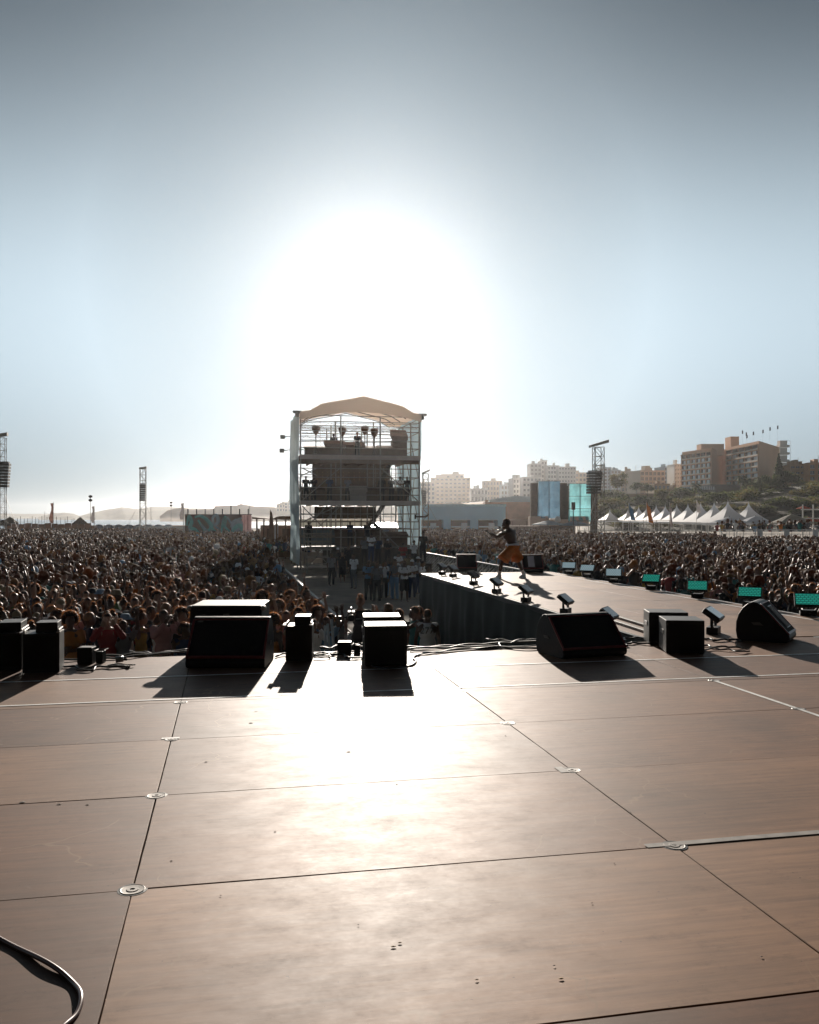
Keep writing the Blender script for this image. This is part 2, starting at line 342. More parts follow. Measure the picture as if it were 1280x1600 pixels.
for o in SHR:
    for c in list(o.children): bpy.data.objects.remove(c)
    bpy.data.objects.remove(o)
def tree(x, y, Y, h, wd, label, mats, seed, kind='tree', cone=False):
    random.seed(seed); q = W(x, y, Y); t = thing(kind, label, 'tree', q)
    lobes = []
    for k in range(11):
        f = k / 10
        if cone: r = wd * 0.5 * (1.05 - f); lobes.append(((random.uniform(-.1, .1), random.uniform(-.1, .1), h * (0.15 + .8 * f)), (max(r, .15), max(r, .15), h * .12)))
        else:
            a = random.uniform(0, 6.28); rr = wd * .3 * random.random() ** .5; lobes.append(((rr * math.cos(a), rr * math.sin(a), h * random.uniform(.5, .88)), (wd * .2, wd * .2, h * .13)))
    leaf_cloud(lobes, 1600, 0.035 * h + .05).build('crown', mats, t, fix=False)
    g = MB(); g.tube((0, 0, -1.5), (0, 0, h * .55), .045 * h ** .8, .02 * h ** .8, 7)
    for k in range(5):
        a = k * 1.4; g.tube((0, 0, h * .35), (math.cos(a) * wd * .3, math.sin(a) * wd * .3, h * .7), .03, .02, 5)
    g.build('trunk', m_bark, t); return t
tree(964.5, 777, 300, 8.5, 8, 'olive leafed round tree left of the beige terraced flats', [m_leaf[2], m_leaf[0]], 5)
tree(995, 776, 300, 5, 6, 'small dark tree in front of the beige terraced flats', [m_leaf[1], m_leaf[0]], 6)
tree(1012, 776, 298, 4.5, 6, 'small dark tree beside the ochre garden wall', [m_leaf[1], m_leaf[0]], 7)
tree(1036, 793, 275, 6, 6, 'round olive tree under the ochre house', [m_leaf[0], m_leaf[2]], 8)
tree(1217, 770, 300, 12.5, 6, 'dark pointed conifer at the hotel end wall', [m_leaf[1], m_leaf[1]], 9, 'conifer_tree', True)
tree(1228, 771, 298, 8, 8, 'dark leafy tree between hotel and annex', [m_leaf[1], m_leaf[0]], 10)
tree(1205, 774, 296, 7, 8, 'dark leafy tree left of the conifer', [m_leaf[1], m_leaf[0]], 11)
tree(1180, 776, 292, 6, 9, 'broad dark tree under the plain hotel wall', [m_leaf[1], m_leaf[0]], 12)
tree(1238, 768, 296, 6, 7, 'low dark tree at the annex left corner', [m_leaf[1], m_leaf[0]], 13)
def palm(x, y, Y, h, label, seed):
    random.seed(seed); t = thing('palm_tree', label, 'palm tree', W(x, y, Y), 0, 'palms below the hotel')
    g = MB(); g.path([(0, 0, -1), (.1, 0, h * .4), (.25, .1, h)], [.28, .2, .17], 7); g.build('trunk', m_bark, t, smooth=True)
    g = MB()
    for k in range(26):
        a = random.uniform(0, 6.28); e = random.uniform(-.5, 1.2); Ln = random.uniform(2.2, 3.0); pts = []
        for i in range(7):
            f = i / 6; r = Ln * f * math.cos(e * .8); z = h + Ln * (math.sin(e) * f - .75 * f * f); pts.append(Vector((.25 + r * math.cos(a), .1 + r * math.sin(a), z)))
        sd_ = Vector((-math.sin(a), math.cos(a), 0))
        for i in range(6):
            wv = .45 * math.sin(math.pi * (i + .6) / 7)
            for sgn in (-1, 1):
                g.add([pts[i], pts[i + 1], pts[i + 1] * .6 + pts[i] * .4 + sd_ * sgn * wv + Vector((0, 0, -wv * .7))], [(0, 1, 2)])
    g.build('fronds', m_leaf[1], t, fix=False)
palm(1157, 777, 290, 6.5, 'left and taller of the two palms under the hotel', 1); palm(1166, 777, 288, 5.5, 'shorter palm right of the taller palm under the hotel', 2)
palm(1187, 775, 288, 5.5, 'palm below the plain hotel end wall', 3); palm(1085, 781, 288, 5, 'small palm in front of the glass pavilion', 4)

# ---------------------------------------------------------------- buildings
m_glass = mat('window_glass', (0.16, 0.16, 0.16), 0.2, var=0.3)
m_shade = mat('window_recess', (0.05, 0.035, 0.03), 0.7)
m_curt = mat('white_curtain', (0.85, 0.87, 0.88), 0.8, var=0.05)
def wmesh(w_, h_, kind):
    g = MB(); g.box((0, 0, 0), (w_, .12, h_)); g.mi = 1; g.b2(-w_ / 2 - .06, w_ / 2 + .06, -.16, .02, -h_ / 2 - .14, -h_ / 2 - .02)
    g.b2(-.03, .03, -.1, .0, -h_ / 2 + .01, h_ / 2 - .01)
    o = g.build('window', [m_glass, MATS['render_white']]); me = o.data; bpy.data.objects.remove(o); return me
m_white = mat('render_white', (0.82, 0.80, 0.76), 0.85, var=0.06, scale=.2)
PAL = {'white': m_white, 'beige': mat('render_beige', (0.68, 0.57, 0.46), .85, var=.08, scale=.2), 'blue': mat('render_pale_blue', (0.52, 0.60, 0.66), .8, var=.06, scale=.2), 'grey': mat('render_grey', (0.45, 0.45, 0.44), .85, var=.08, scale=.2),
       'tan': mat('render_tan', (0.72, 0.45, 0.29), .85, var=.05, scale=.1), 'orange': mat('render_orange', (0.55, 0.30, 0.15), .85, var=.06, scale=.2), 'ochre': mat('render_ochre', (0.45, 0.30, 0.18), .85, var=.1, scale=.2)}
def building(label, x0, x1, ytop, ybase, Y, nf, nc, colr='white', depth=12, rz=0.0, bands=False, extra=None, wsz=(.5, .55), name='apartment_building', balc=False, side=0):
    a = W(x0, ytop, Y); b = W(x1, ybase, Y); wd = (b.x - a.x) / math.cos(rz); h = a.z - b.z
    t = thing(name, label, 'building', ((a.x + b.x) / 2, Y, b.z), rz, None)
    m = PAL[colr]; below = 14
    g = MB(); g.b2(-wd / 2, wd / 2, 0, depth, -below, h); g.build('wall', m, t)
    g = MB(); g.b2(-wd / 2 - .15, wd / 2 + .15, -.15, depth + .15, h + .003, h + .35)
    random.seed(int(x0)); k = random.randint(1, 3)
    for i in range(k):
        cx = random.uniform(-wd * .3, wd * .3); ww = random.uniform(.1, .25) * wd; g.b2(cx - ww / 2, cx + ww / 2, depth * .3, depth * .6, h + .353, h + random.uniform(1.4, 2.8))
    g.tube((wd * .2, depth * .5, h + .3), (wd * .2, depth * .5, h + 3.6), .06)
    g.build('roof', m, t)
    cw = wd / nc; fh = h / nf
    me = wmesh(cw * wsz[0], fh * wsz[1], 0)
    for i in range(nf):
        for j in range(nc):
            o = bpy.data.objects.new('window', me); COL.objects.link(o); o.parent = t
            o.location = (-wd / 2 + (j + .5) * cw, -.01, (i + .5) * fh)
    for j in range(side):                       # windows on the side that shows
        for i in range(nf):
            sg = -1 if x0 > CX else 1
            o = bpy.data.objects.new('window', me); COL.objects.link(o); o.parent = t; o.rotation_euler.z = R(90) * sg
            o.location = (sg * (wd / 2 + .01), (j + .5) * depth / side, (i + .5) * fh)
    if bands or balc:
        for i in range(nf):
            g = MB(); dd = 1.1 if balc else .5; z = i * fh + .12
            g.b2(-wd / 2 + .1, wd / 2 - .1, -dd, -.005, z, z + .14)
            if balc:
                g.b2(-wd / 2 + .1, wd / 2 - .1, -dd, -dd + .06, z + .145, z + 1.0)
            g.build('balcony' if balc else 'ledge', m, t)
    return t
building('wide pale block with long balcony bands and stepped roof right of the tower', 674, 735, 747, 795, 640, 8, 9, 'beige', 18, 0, True, balc=True)
building('lower left wing of pale blocks just behind the small lattice mast', 655, 680, 754, 795, 600, 6, 4, 'beige', 15, 0, True)
building('set back penthouse block on top of the wide pale block', 690, 725, 741.5, 760, 665, 2, 5, 'beige', 14)
building('low pale house between the wide block and the crowded beige flats', 736, 762, 764, 795, 560, 3, 5, 'white', 12)
building('crowded beige flats with many chimneys', 761, 785, 752, 790, 620, 5, 5, 'beige', 12, R(12), side=1)
building('pale flats with bluish shade right of the chimney flats', 783, 803, 758, 790, 580, 4, 4, 'blue', 12, 0, side=1)
building('narrow pale flats with square windows left of the blue scrim', 802, 816, 748, 795, 560, 6, 3, 'white', 12, R(8))
building('white flats partly hidden by the blue printed scrim', 817, 846, 746, 795, 540, 6, 5, 'white', 14, 0, balc=True)
building('tall white tower block with a higher right half', 829, 846, 725, 775, 560, 8, 3, 'grey', 16, 0, side=1)
building('tallest white slab beside the tall tower block', 846, 855, 720, 775, 566, 8, 2, 'white', 16)
building('white block with ribbed front right of the tallest slab', 856, 874, 728, 775, 550, 7, 4, 'white', 14, 0, side=1)
building('wide white block with vertical ribs above the teal scrim', 873, 900, 730, 775, 540, 7, 6, 'white', 14, 0, balc=True)
building('beige block behind the hanging speaker array', 899, 922, 739, 775, 560, 5, 4, 'beige', 14)
building('pale blue slab with thin roof mast right of the lattice mast', 938, 955, 731, 775, 500, 8, 3, 'blue', 14)
building('pale blue block with stair tower beside the blue slab', 955, 970, 735, 775, 495, 7, 3, 'blue', 14, 0, side=1)
building('beige terraced flats with brown window bays', 971, 1003, 737, 777, 440, 5, 5, 'beige', 16, R(-14), True, side=1, wsz=(.62, .6))
building('beige flats with tall windows right of the terraced flats', 1000, 1040, 736, 777, 420, 5, 6, 'beige', 16, R(10), True, wsz=(.62, .6))
building('grey blue office block with rows of windows left of the hotel', 1038, 1060, 730, 770, 470, 6, 6, 'blue', 14, R(6), True)
building('white balcony block tucked against the hotel left side', 1054, 1066, 726, 770, 420, 7, 3, 'white', 12, 0, balc=True)
building('low ochre house with flat roof below the beige flats', 1022, 1047, 757, 777, 350, 2, 4, 'ochre', 12, 0, name='house')
building('small ochre garden house at the hotel left corner', 1046, 1064, 765, 780, 340, 1, 3, 'ochre', 10, 0, name='house')
building('tan annex block with long brown balconies right of the hotel', 1236, 1265, 727, 772, 345, 5, 4, 'ochre', 16, R(-8), True, balc=True, wsz=(.7, .6))
building('orange end block of the annex at the right edge', 1264, 1300, 724, 772, 338, 5, 3, 'orange', 16, R(-8), balc=False)
building('white flats with parapets far behind the shelter', 432, 446, 788, 800, 860, 2, 3, 'beige', 14, 0)
building('square pale blocks on the cliff top beside the tower', 444, 462, 785, 800, 850, 3, 3, 'beige', 14, 0)

# hotel : two slabs with a plain end wall each
def hotel():
    m = PAL['tan']; t = thing('hotel', 'tan seven storey hotel with rows of balcony windows on the hill', 'hotel', W(1150, 770, 360))
    base = t.location.copy()
    def block(xa, xb, xc, ya, yb, ybot, Ya, Yb, Yc, nb, nf, extra=None):
        """window front from pixel xa (depth Ya) to xb (depth Yb), plain end wall on to xc (depth Yc)"""
        A = W(xa, ya, Ya); B = W(xb, yb, Yb); ztop = B.z - .2; zb = W(xb, ybot, Yb).z; C_ = W(xc, yb, Yc)
        A.z = B.z = C_.z = ztop
        Bk = Vector((A.x + (C_.x - B.x), A.y + (C_.y - B.y), 0))
        g = MB(); poly = [(p.x - base.x, p.y - base.y) for p in (A, B, C_, Bk)]
        g.prism(poly, zb - 1 - base.z, ztop - base.z, 'Z'); g.build('wall', m, t)
        d = (B - A); Ln = d.length; ang = math.atan2(d.y, d.x); bx = Matrix.Rotation(ang, 4, 'Z')
        fh = (ztop - zb) / (nf + .6); cw = Ln / nb
        A0 = Vector((A.x - base.x, A.y - base.y, 0)); zb0 = zb - base.z
        def put(g, name, mt): return g.build(name, mt, t, loc=A0, rz=ang)
        for i in range(nf):
            z = zb0 + i * fh; g = MB(); top = (i == nf - 1)
            g.b2(0, Ln, -.6, -.01, z - .12, z + .18)
            put(g, 'balcony', m)
            g = MB(); g.b2(.05, Ln - .05, -.59, -.55, z + .183, z + .62); put(g, 'railing', mat('balcony_rail', (.85, .74, .62), .7))
        for j in range(nb + 1):
            g = MB(); g.b2(j * cw - .12, j * cw + .12, -.5, -.008, zb0, zb0 + nf * fh); put(g, 'fin', m)
        g = MB(); g.b2(0, Ln, -1.0, -.01, zb0 + nf * fh - .12, zb0 + nf * fh + .18); put(g, 'cornice', m)
        gr = MB(); gr.box((0, 0, 0), (cw - .3, .1, fh - .38)); o = gr.build('w', [m_shade]); me1 = o.data; bpy.data.objects.remove(o)
        gr = MB(); gr.box((0, 0, 0), (cw * .5, .08, fh - .5)); o = gr.build('w', [m_curt]); me2 = o.data; bpy.data.objects.remove(o)
        for i in range(nf):
            for j in range(nb):
                o = bpy.data.objects.new('window', me1); COL.objects.link(o); o.parent = t
                lp = bx @ Vector(((j + .5) * cw, -.02, zb0 + (i + .5) * fh)); o.location = A0 + lp; o.rotation_euler.z = ang
                if i < nf - 1:
                    c = bpy.data.objects.new('curtain', me2); COL.objects.link(c); c.parent = o; c.location = (cw * (.12 if (j + i) % 3 else -.1), -.1, -.02)
        return t
    block(1066, 1112, 1131.5, 716, 699, 766, 395, 370, 400, 6, 7)
    block(1135.5, 1186, 1218, 702.5, 688, 756, 385, 350, 382, 5, 7)
    # roof house and lift tower
    p = W(1142, 682, 388); q = W(1155, 700, 388)
    g = MB(); g.b2(p.x - base.x, q.x - base.x, p.y - base.y, p.y - base.y + 7, q.z - base.z - 3, p.z - base.z); g.build('lift_tower', m, t)
    p = W(1098, 693, 380); q = W(1134, 704, 380)
    g = MB(); g.b2(p.x - base.x, q.x - base.x, p.y - base.y + 2, p.y - base.y + 8, q.z - base.z - 2, p.z - base.z); g.build('roof_house', m, t)
    p = W(1124, 702, 394); q = W(1141, 770, 394)
    g = MB(); g.b2(p.x - base.x, q.x - base.x, p.y - base.y, p.y - base.y + 12, q.z - base.z, p.z - base.z); g.build('connecting_wing', m, t)
    # right edge: balconies of the far side
    for i in range(6):
        a = W(1218, 693 + i * 11.5, 383)
        g = MB(); g.b2(a.x - base.x - .1, a.x - base.x + 4.2, a.y - base.y - .6, a.y - base.y + 3, a.z - base.z - 1.6, a.z - base.z - .6)
        g.b2(a.x - base.x + .3, a.x - base.x + 3.4, a.y - base.y, a.y - base.y + 3, a.z - base.z - .59, a.z - base.z + 1.3)
        g.build('end_balcony', m_white, t)
    p = W(1229, 689, 385); q = W(1235, 760, 385); g = MB()
    for i in range(8): g.b2(p.x - base.x, q.x - base.x, p.y - base.y, p.y - base.y + .1, p.z - base.z - i * 2.8, p.z - base.z - i * 2.8 + .1)
    for xx in (p.x, q.x): g.b2(xx - base.x - .05, xx - base.x + .05, p.y - base.y - .1, p.y - base.y - .03, q.z - base.z, p.z - base.z)
    g.build('fire_stairs', mat('galvanised', (.5, .52, .54), .5, .6), t)
    # dark podium storey
    a = W(1110, 757, 362); b = W(1215, 772, 362)
    g = MB(); g.b2(a.x - base.x, b.x - base.x, a.y - base.y, a.y - base.y + 18, b.z - base.z - 5, a.z - base.z); g.build('podium', mat('podium_dark', (.04, .04, .04), .6), t)
    # glass pavilion
    a = W(1060, 762, 352); b = W(1119, 778, 352)
    g = MB(); g.b2(a.x - base.x, b.x - base.x, a.y - base.y, a.y - base.y + 12, b.z - base.z - 2, a.z - base.z); g.build('pavilion', mat('pavilion_dark', (.05, .065, .06), .4), t)
    for i in range(16):
        for r_ in range(2):
            xx = a.x - base.x + .7 + i * (b.x - a.x - 1.2) / 15.5
            if r_ and i < 5: continue
            zz = b.z - base.z + .2 + (1 - r_) * 2.9 + (0 if r_ else .2)
            g = MB(); g.b2(xx - .28, xx + .28, a.y - base.y - .08, a.y - base.y + .02, zz - (0 if r_ == 0 else .3), zz + 1.2); g.build('pavilion_window', m_curt, t)
hotel()
m_pole = mat('white_pole', (.7, .7, .7), .4, .3); m_dflag = mat('dark_flag', (.10, .10, .12), .8, trans=.3)
for k, (x, y, bw) in enumerate([(1160, 675, 'third wire left'), (1166, 678, ''), (1167, 682, ''), (1177, 677, ''), (1192, 674, ''), (1203, 670, ''), (1215, 667.5, '')]):
    Yd = 350 if x > 1170 else 372; q = W(x, y, Yd); rt = W(x, 691 if x > 1180 else 696, Yd)
    t = thing('flagpole', ['first', 'second', 'third', 'fourth', 'fifth', 'sixth', 'seventh'][k] + ' thin flagpole from the left on the hotel roof', 'flagpole', rt, 0, 'flagpoles on the hotel roof')
    g = MB(); g.tube((0, 0, 0), (0, 0, q.z - rt.z + .6), .025, .02, 6); g.build('pole', m_pole, t)
    g = MB(); g.prism([(-.25, 0), (.35, .1), (.3, 1.5), (-.2, 1.4)], -.02, .02, 'Y'); g.build('flag', m_dflag, t, loc=(.05, 0, q.z - rt.z - .8))
def simple(name, label, cat, g, m, loc=None, rz=None, group=None, **k):
    return tag(g.build(name, m, None, loc, rz, **k), label, cat, group)
g = MB(); a = W(950, 773, 308); b = W(1062, 786, 308); g.b2(0, b.x - a.x, 0, 2, b.z - a.z - 6, 0)
g.b2(-.2, b.x - a.x + .2, -.2, 2.2, .003, .4)
for i in range(12): g.b2(i * 2.1 + .3, i * 2.1 + .8, -.35, -.003, b.z - a.z - 5, -.3)
simple('retaining_wall', 'long tan retaining wall across the hill left of the hotel', 'wall', g, PAL['ochre'], a)
t = thing('pergola', 'white pergola frame at the right edge below the annex', 'pergola', W(1256, 772, 290)); g = MB()
for i in range(4): g.b2(i * 2 - .12, i * 2 + .12, 0, .25, -1, 2.4)
g.build('post', m_white, t); g = MB(); g.b2(-.4, 7, -.1, .35, 2.403, 2.75); g.b2(-.4, 7, 2, 2.4, 2.403, 2.75)
g.build('beam', m_white, t)
# ---------------------------------------------------------------- main stage and runway
def deck_material(k, col):
    m = bpy.data.materials.new('plywood_deck_%s' % 'abcdef'[k]); m.use_nodes = True; t = m.node_tree; n = t.nodes; l = t.links
    b = n['Principled BSDF']
    tcn = n.new('ShaderNodeTexCoord')
    def noise(sc_, det, stretch=(1, 1, 1), rgh=.55, off=0):
        mp = n.new('ShaderNodeMapping'); mp.inputs['Scale'].default_value = stretch; mp.inputs['Location'].default_value = (off, k * 3.1, 0); l.new(tcn.outputs['Object'], mp.inputs[0])
        z = n.new('ShaderNodeTexNoise'); z.inputs['Scale'].default_value = sc_; z.inputs['Detail'].default_value = det; z.inputs['Roughness'].default_value = rgh; l.new(mp.outputs[0], z.inputs['Vector']); return z
    def ramp(src, p0, p1, c0, c1):
        r = n.new('ShaderNodeValToRGB'); r.color_ramp.elements[0].position = p0; r.color_ramp.elements[1].position = p1
        r.color_ramp.elements[0].color = (*c0, 1); r.color_ramp.elements[1].color = (*c1, 1); l.new(src.outputs[0], r.inputs[0]); return r
    def mixc(a, b_, fac, mode='MULTIPLY'):
        x = n.new('ShaderNodeMix'); x.data_type = 'RGBA'; x.blend_type = mode; x.inputs[0].default_value = fac; l.new(a, x.inputs[6]); l.new(b_, x.inputs[7]); return x
    big = noise(1.1, 6); grain = noise(3.0, 8, (.6, 9, 1), .7, 5); spk = noise(38, 2, off=9); scf = noise(4.5, 7, (1, 1.4, 1), .78, 20)
    base = ramp(big, .3, .72, [c * .62 for c in col], [c * 1.16 for c in col])
    gr = ramp(grain, .3, .7, (.62, .60, .58), (1.14, 1.14, 1.14)); x1 = mixc(base.outputs[0], gr.outputs[0], 1.0)
    sp = ramp(spk, .24, .27, (.25, .2, .16), (1, 1, 1)); x2 = mixc(x1.outputs[2], sp.outputs[0], .8)
    st = ramp(scf, .56, .74, (1, 1, 1), (.50, .44, .40)); x3 = mixc(x2.outputs[2], st.outputs[0], .75)
    # thin scratches and scuffs
    wv = n.new('ShaderNodeTexVoronoi'); wv.feature = 'DISTANCE_TO_EDGE'; wv.inputs['Scale'].default_value = 1.6
    ds = noise(2.0, 3, off=31); ad = n.new('ShaderNodeMix'); ad.data_type = 'VECTOR'; ad.inputs[0].default_value = .35; l.new(tcn.outputs['Object'], ad.inputs[4]); l.new(ds.outputs['Color'], ad.inputs[5]); l.new(ad.outputs[1], wv.inputs['Vector'])
    wr = ramp(wv, .0, .007, (1, 1, 1), (0, 0, 0)); msk = noise(1.7, 2, off=50); mr = ramp(msk, .52, .57, (0, 0, 0), (1, 1, 1))
    mm = n.new('ShaderNodeMath'); mm.operation = 'MULTIPLY'; l.new(wr.outputs[0], mm.inputs[0]); l.new(mr.outputs[0], mm.inputs[1])
    x4 = n.new('ShaderNodeMix'); x4.data_type = 'RGBA'; l.new(mm.outputs[0], x4.inputs[0]); l.new(x3.outputs[2], x4.inputs[6]); x4.inputs[7].default_value = (.22, .13, .07, 1)
    l.new(x4.outputs[2], b.inputs['Base Color'])
    rr = n.new('ShaderNodeMapRange'); rr.inputs[3].default_value = .50; rr.inputs[4].default_value = .74; l.new(scf.outputs[0], rr.inputs[0]); l.new(rr.outputs[0], b.inputs['Roughness'])
    b.inputs['Specular IOR Level'].default_value = .18
    bp = n.new('ShaderNodeBump'); bp.inputs['Strength'].default_value = .12; bp.inputs['Distance'].default_value = .003; l.new(grain.outputs[0], bp.inputs['Height'])
    b2 = n.new('ShaderNodeBump'); b2.inputs['Strength'].default_value = .10; b2.inputs['Distance'].default_value = .02; l.new(big.outputs[0], b2.inputs['Height']); l.new(bp.outputs[0], b2.inputs['Normal']); l.new(b2.outputs[0], b.inputs['Normal'])
    return m
DM = [deck_material(i, c) for i, c in enumerate([(.225, .110, .054), (.290, .158, .086), (.165, .076, .036), (.25, .132, .070), (.135, .062, .030)])]
m_black = mat('black_paint', (.006, .008, .009), .5, var=.3, scale=30, bump=.15, spec=.25)
m_soft = mat('black_grille_cloth', (.008, .009, .010), .85, var=.3, scale=120, bump=.3, spec=.2)
m_drape = mat('black_drape', (.012, .018, .018), .8, var=.3, scale=2, spec=.25)
m_red = mat('dark_red_trim', (.16, .022, .022), .4, var=.15)
m_tape = mat('white_tape', (.80, .78, .74), .5, var=.25, scale=9)
m_greytape = mat('worn_grey_tape', (.20, .18, .16), .7, var=.45, scale=12)
m_alu = mat('worn_aluminium', (.20, .18, .16), .5, .4, var=.35, scale=20)
m_steel = mat('scaffold_steel', (.26, .24, .21), .5, .5, var=.25, scale=6)
m_cable = mat('black_cable', (.015, .015, .016), .5, var=.2)
def boards(g, us, vs_, z, th=.022, ch=.0022, ntone=5, seed=1, gap=(.0008, .0036)):
    rnd = random.Random(seed)
    for i in range(len(us) - 1):
        for j in range(len(vs_) - 1):
            a, b, c, d = us[i] + rnd.uniform(*gap), us[i + 1] - rnd.uniform(*gap), vs_[j] + rnd.uniform(*gap), vs_[j + 1] - rnd.uniform(*gap)
            zz = [z + rnd.uniform(-.0015, .0015) for _ in range(4)]; g.mi = rnd.randrange(ntone)
            P = [(a, c), (b, c), (b, d), (a, d)]; Q = [(a + ch, c + ch), (b - ch, c + ch), (b - ch, d - ch), (a + ch, d - ch)]
            ns = 10; top = []; rim = []; low = []       # slightly worn, uneven edges
            for k in range(4):
                for t_ in range(ns):
                    f_ = t_ / ns; k2 = (k + 1) % 4; q = [Q[k][i_] + (Q[k2][i_] - Q[k][i_]) * f_ for i_ in (0, 1)]; p_ = [P[k][i_] + (P[k2][i_] - P[k][i_]) * f_ for i_ in (0, 1)]; z_ = zz[k] + (zz[k2] - zz[k]) * f_
                    w_ = rnd.uniform(0, .0022) * (2.2 if rnd.random() < .08 else 1); ia = 1 if k in (0, 2) else 0; sg = (1, -1, -1, 1)[k]
                    if t_: q[ia] += sg * w_; p_[ia] += sg * w_ * .8
                    top.append((*q, z_)); rim.append((*p_, z_ - ch)); low.append((*p_, z - th))
            n_ = 4 * ns
            g.add(top + rim + low, [tuple(range(n_))] + [(n_ + i_, n_ + (i_ + 1) % n_, (i_ + 1) % n_, i_) for i_ in range(n_)] + [(2 * n_ + i_, 2 * n_ + (i_ + 1) % n_, n_ + (i_ + 1) % n_, n_ + i_) for i_ in range(n_)])
U0, DU, V0, DV = -.385, 2.42, 3.78, 1.25
stage = thing('stage', 'wide plywood stage floor with taped seams filling the foreground', 'stage', (0, 0, 0), PSI)
us = [U0 + DU * k for k in range(-5, 8)]; vs_ = [V0 + DV * k for k in range(-6, 6)]
VE = vs_[-1]
g = MB(); boards(g, us, vs_, DECK, seed=4)
g.mi = 5
for a in us[1:-1]: g.b2(a - .04, a + .04, vs_[0], VE, DECK - .12, DECK - .03)
for b in vs_[1:-1]: g.b2(us[0], us[-1], b - .03, b + .03, DECK - .15, DECK - .026)
g.build('floor', DM + [m_black], stage)
g = MB(); g.b2(us[0], us[-1], VE + .003, VE + .05, DECK - .16, DECK - .012); g.build('edge_rail', m_alu, stage, bevel=.004)
g = MB()
n = 150
for j in range(7):
    for i in range(n + 1):
        u = us[0] + (5.2 - us[0]) * i / n; z = (DECK - .17) * (1 - j / 6)
        g.v.append((u, VE - .04 + .03 * math.sin(u * 5.1) * (j / 6) + .02 * math.sin(u * 13), z))
g.f = [[j * (n + 1) + i, j * (n + 1) + i + 1, (j + 1) * (n + 1) + i + 1, (j + 1) * (n + 1) + i] for j in range(6) for i in range(n)]; g.m = [0] * len(g.f)
g.build('skirt', m_drape, stage, smooth=True)
house = thing('unseen_stage_house', 'unseen black stage roof and walls behind the viewer, added to block sky light', 'stage roof', (0, 0, 0), PSI)  # unseen roof and walls, added to cut sky light and deepen deck shade
g = MB(); g.b2(us[0] - .5, us[-1] + .5, vs_[0] - 2, 8.2, 10.4, 11.2); g.build('roof', m_black, house)
g = MB(); g.b2(us[0] - .5, us[-1] + .5, vs_[0] - 2.3, vs_[0] - 2.003, 0, 11.2); g.build('rear_wall', m_drape, house)
for x in (us[0] - .8, us[-1] + .505): g = MB(); g.b2(x, x + .3, vs_[0] - 2, 6.0, 0, 10.397); g.build('side_wall', m_drape, house)
def disc(parent, u, v, r=.052):
    g = MB(); g.lathe([(r, -.02), (r, .001), (r * .93, .0035), (r * .86, .0025), (r * .5, .0015), (r * .45, .004), (r * .2, .004), (r * .16, .001), (0.001, .001)], n=28)
    o = g.build('socket_cover', m_alu, parent, loc=(u, v, DECK), smooth=False); q = MB(); q.lathe([(r * 1.16, -.01), (r * 1.16, .0012), (r * 1.01, .0014), (r * 1.0, -.01)], n=28); q.build('socket_hole', m_black, o)
    return o
rows = {-1: 2.53, 0: 3.78, 1: 5.03, 2: 6.28, 3: 7.53}
for k, (iu, iv) in enumerate([(0, 0), (0, 1), (0, 2), (0, 3), (1, 0), (1, 1), (1, 2), (1, 3), (1, -1), (0, -1), (2, 2), (2, 3)]):
    disc(stage, U0 + DU * iu, V0 + DV * iv, .052 if (iu, iv) != (0, 2) else .04)
def tape(parent, u0, u1, v, w_=.035, m=m_tape, along='u', seed=0, slope=0.0):
    rnd = random.Random(seed); g = MB(); n = max(2, int(abs(u1 - u0) / .25)); pts = []
    for i in range(n + 1):
        t = u0 + (u1 - u0) * i / n; o = slope * (t - u0); h = w_ / 2
        a, b = v + o - h + rnd.uniform(-.0015, .0015), v + o + h + rnd.uniform(-.0015, .0015); z = DECK + .003 + rnd.uniform(0, .0008)
        pts.append((t, a, z) if along == 'u' else (a, t, z)); pts.append((t, b, z) if along == 'u' else (b, t, z))
    g.add(pts, [(2 * i, 2 * i + 2, 2 * i + 3, 2 * i + 1) for i in range(n)])
    return g.build('tape_strip', m, parent)
tape(stage, -9, 9.5, 8.76, .04, seed=1); tape(stage, -9, 10, 7.66, .035, seed=2, slope=0.0)
tape(stage, 5.2, 7.5, 4.45, .04, along='v', seed=3); tape(stage, 1.9, 7, 3.80, .045, m_greytape, seed=4)
tape(stage, -.45, -.33, 6.31, .04, m_tape, seed=5); tape(stage, 7.3, 11, VE - .05, .04, seed=6); tape(stage, 1.95, 2.0, 5.05, .12, m_greytape, seed=8)
# loose things seen on the bare floor
m_chip = mat('wood_chip', (.32, .2, .09), .8, var=.3)
m_scuff = mat('dark_scuff', (.07, .045, .03), .8, var=.3)
g = MB(); rnd = random.Random(5)
for (x, y, wd_, m_) in [(745, 1532, .02, 0), (877, 1530, .03, 0), (866, 1510, .014, 1), (268, 1346, .02, 1), (925, 1412, .012, 1), (35, 1254, .05, 1), (93, 1257, .04, 1), (137, 1258, .03, 1), (322, 1191, .03, 1), (345, 1400, .012, 1), (620, 1226, .02, 1), (400, 1112, .06, 1), (392, 1130, .05, 1), (545, 1175, .05, 1), (560, 1446, .01, 1), (1190, 1496, .015, 1), (960, 1350, .012, 1), (790, 1150, .02, 1), (985, 1270, .015, 1), (430, 1300, .02, 0), (615, 1480, .03, 0), (625, 1474, .025, 0)]:
    wd_ *= .6; p = Dk(x, y); u, v = toS(p); g.mi = m_; n = 7; a0 = rnd.uniform(0, 6)
    hw = .35 if wd_ < .035 else .08
    ring = [(u + wd_ * (.5 + .2 * rnd.random()) * math.cos(t * 6.28 / n), v + wd_ * hw * (.8 + .4 * rnd.random()) * math.sin(t * 6.28 / n), DECK + .003) for t in range(n)]
    g.add(ring + [(u, v, DECK + .005)], [(i, (i + 1) % n, n) for i in range(n)])
tag(g.build('floor_debris', [m_chip, m_scuff], None, rz=PSI), kind='stuff')

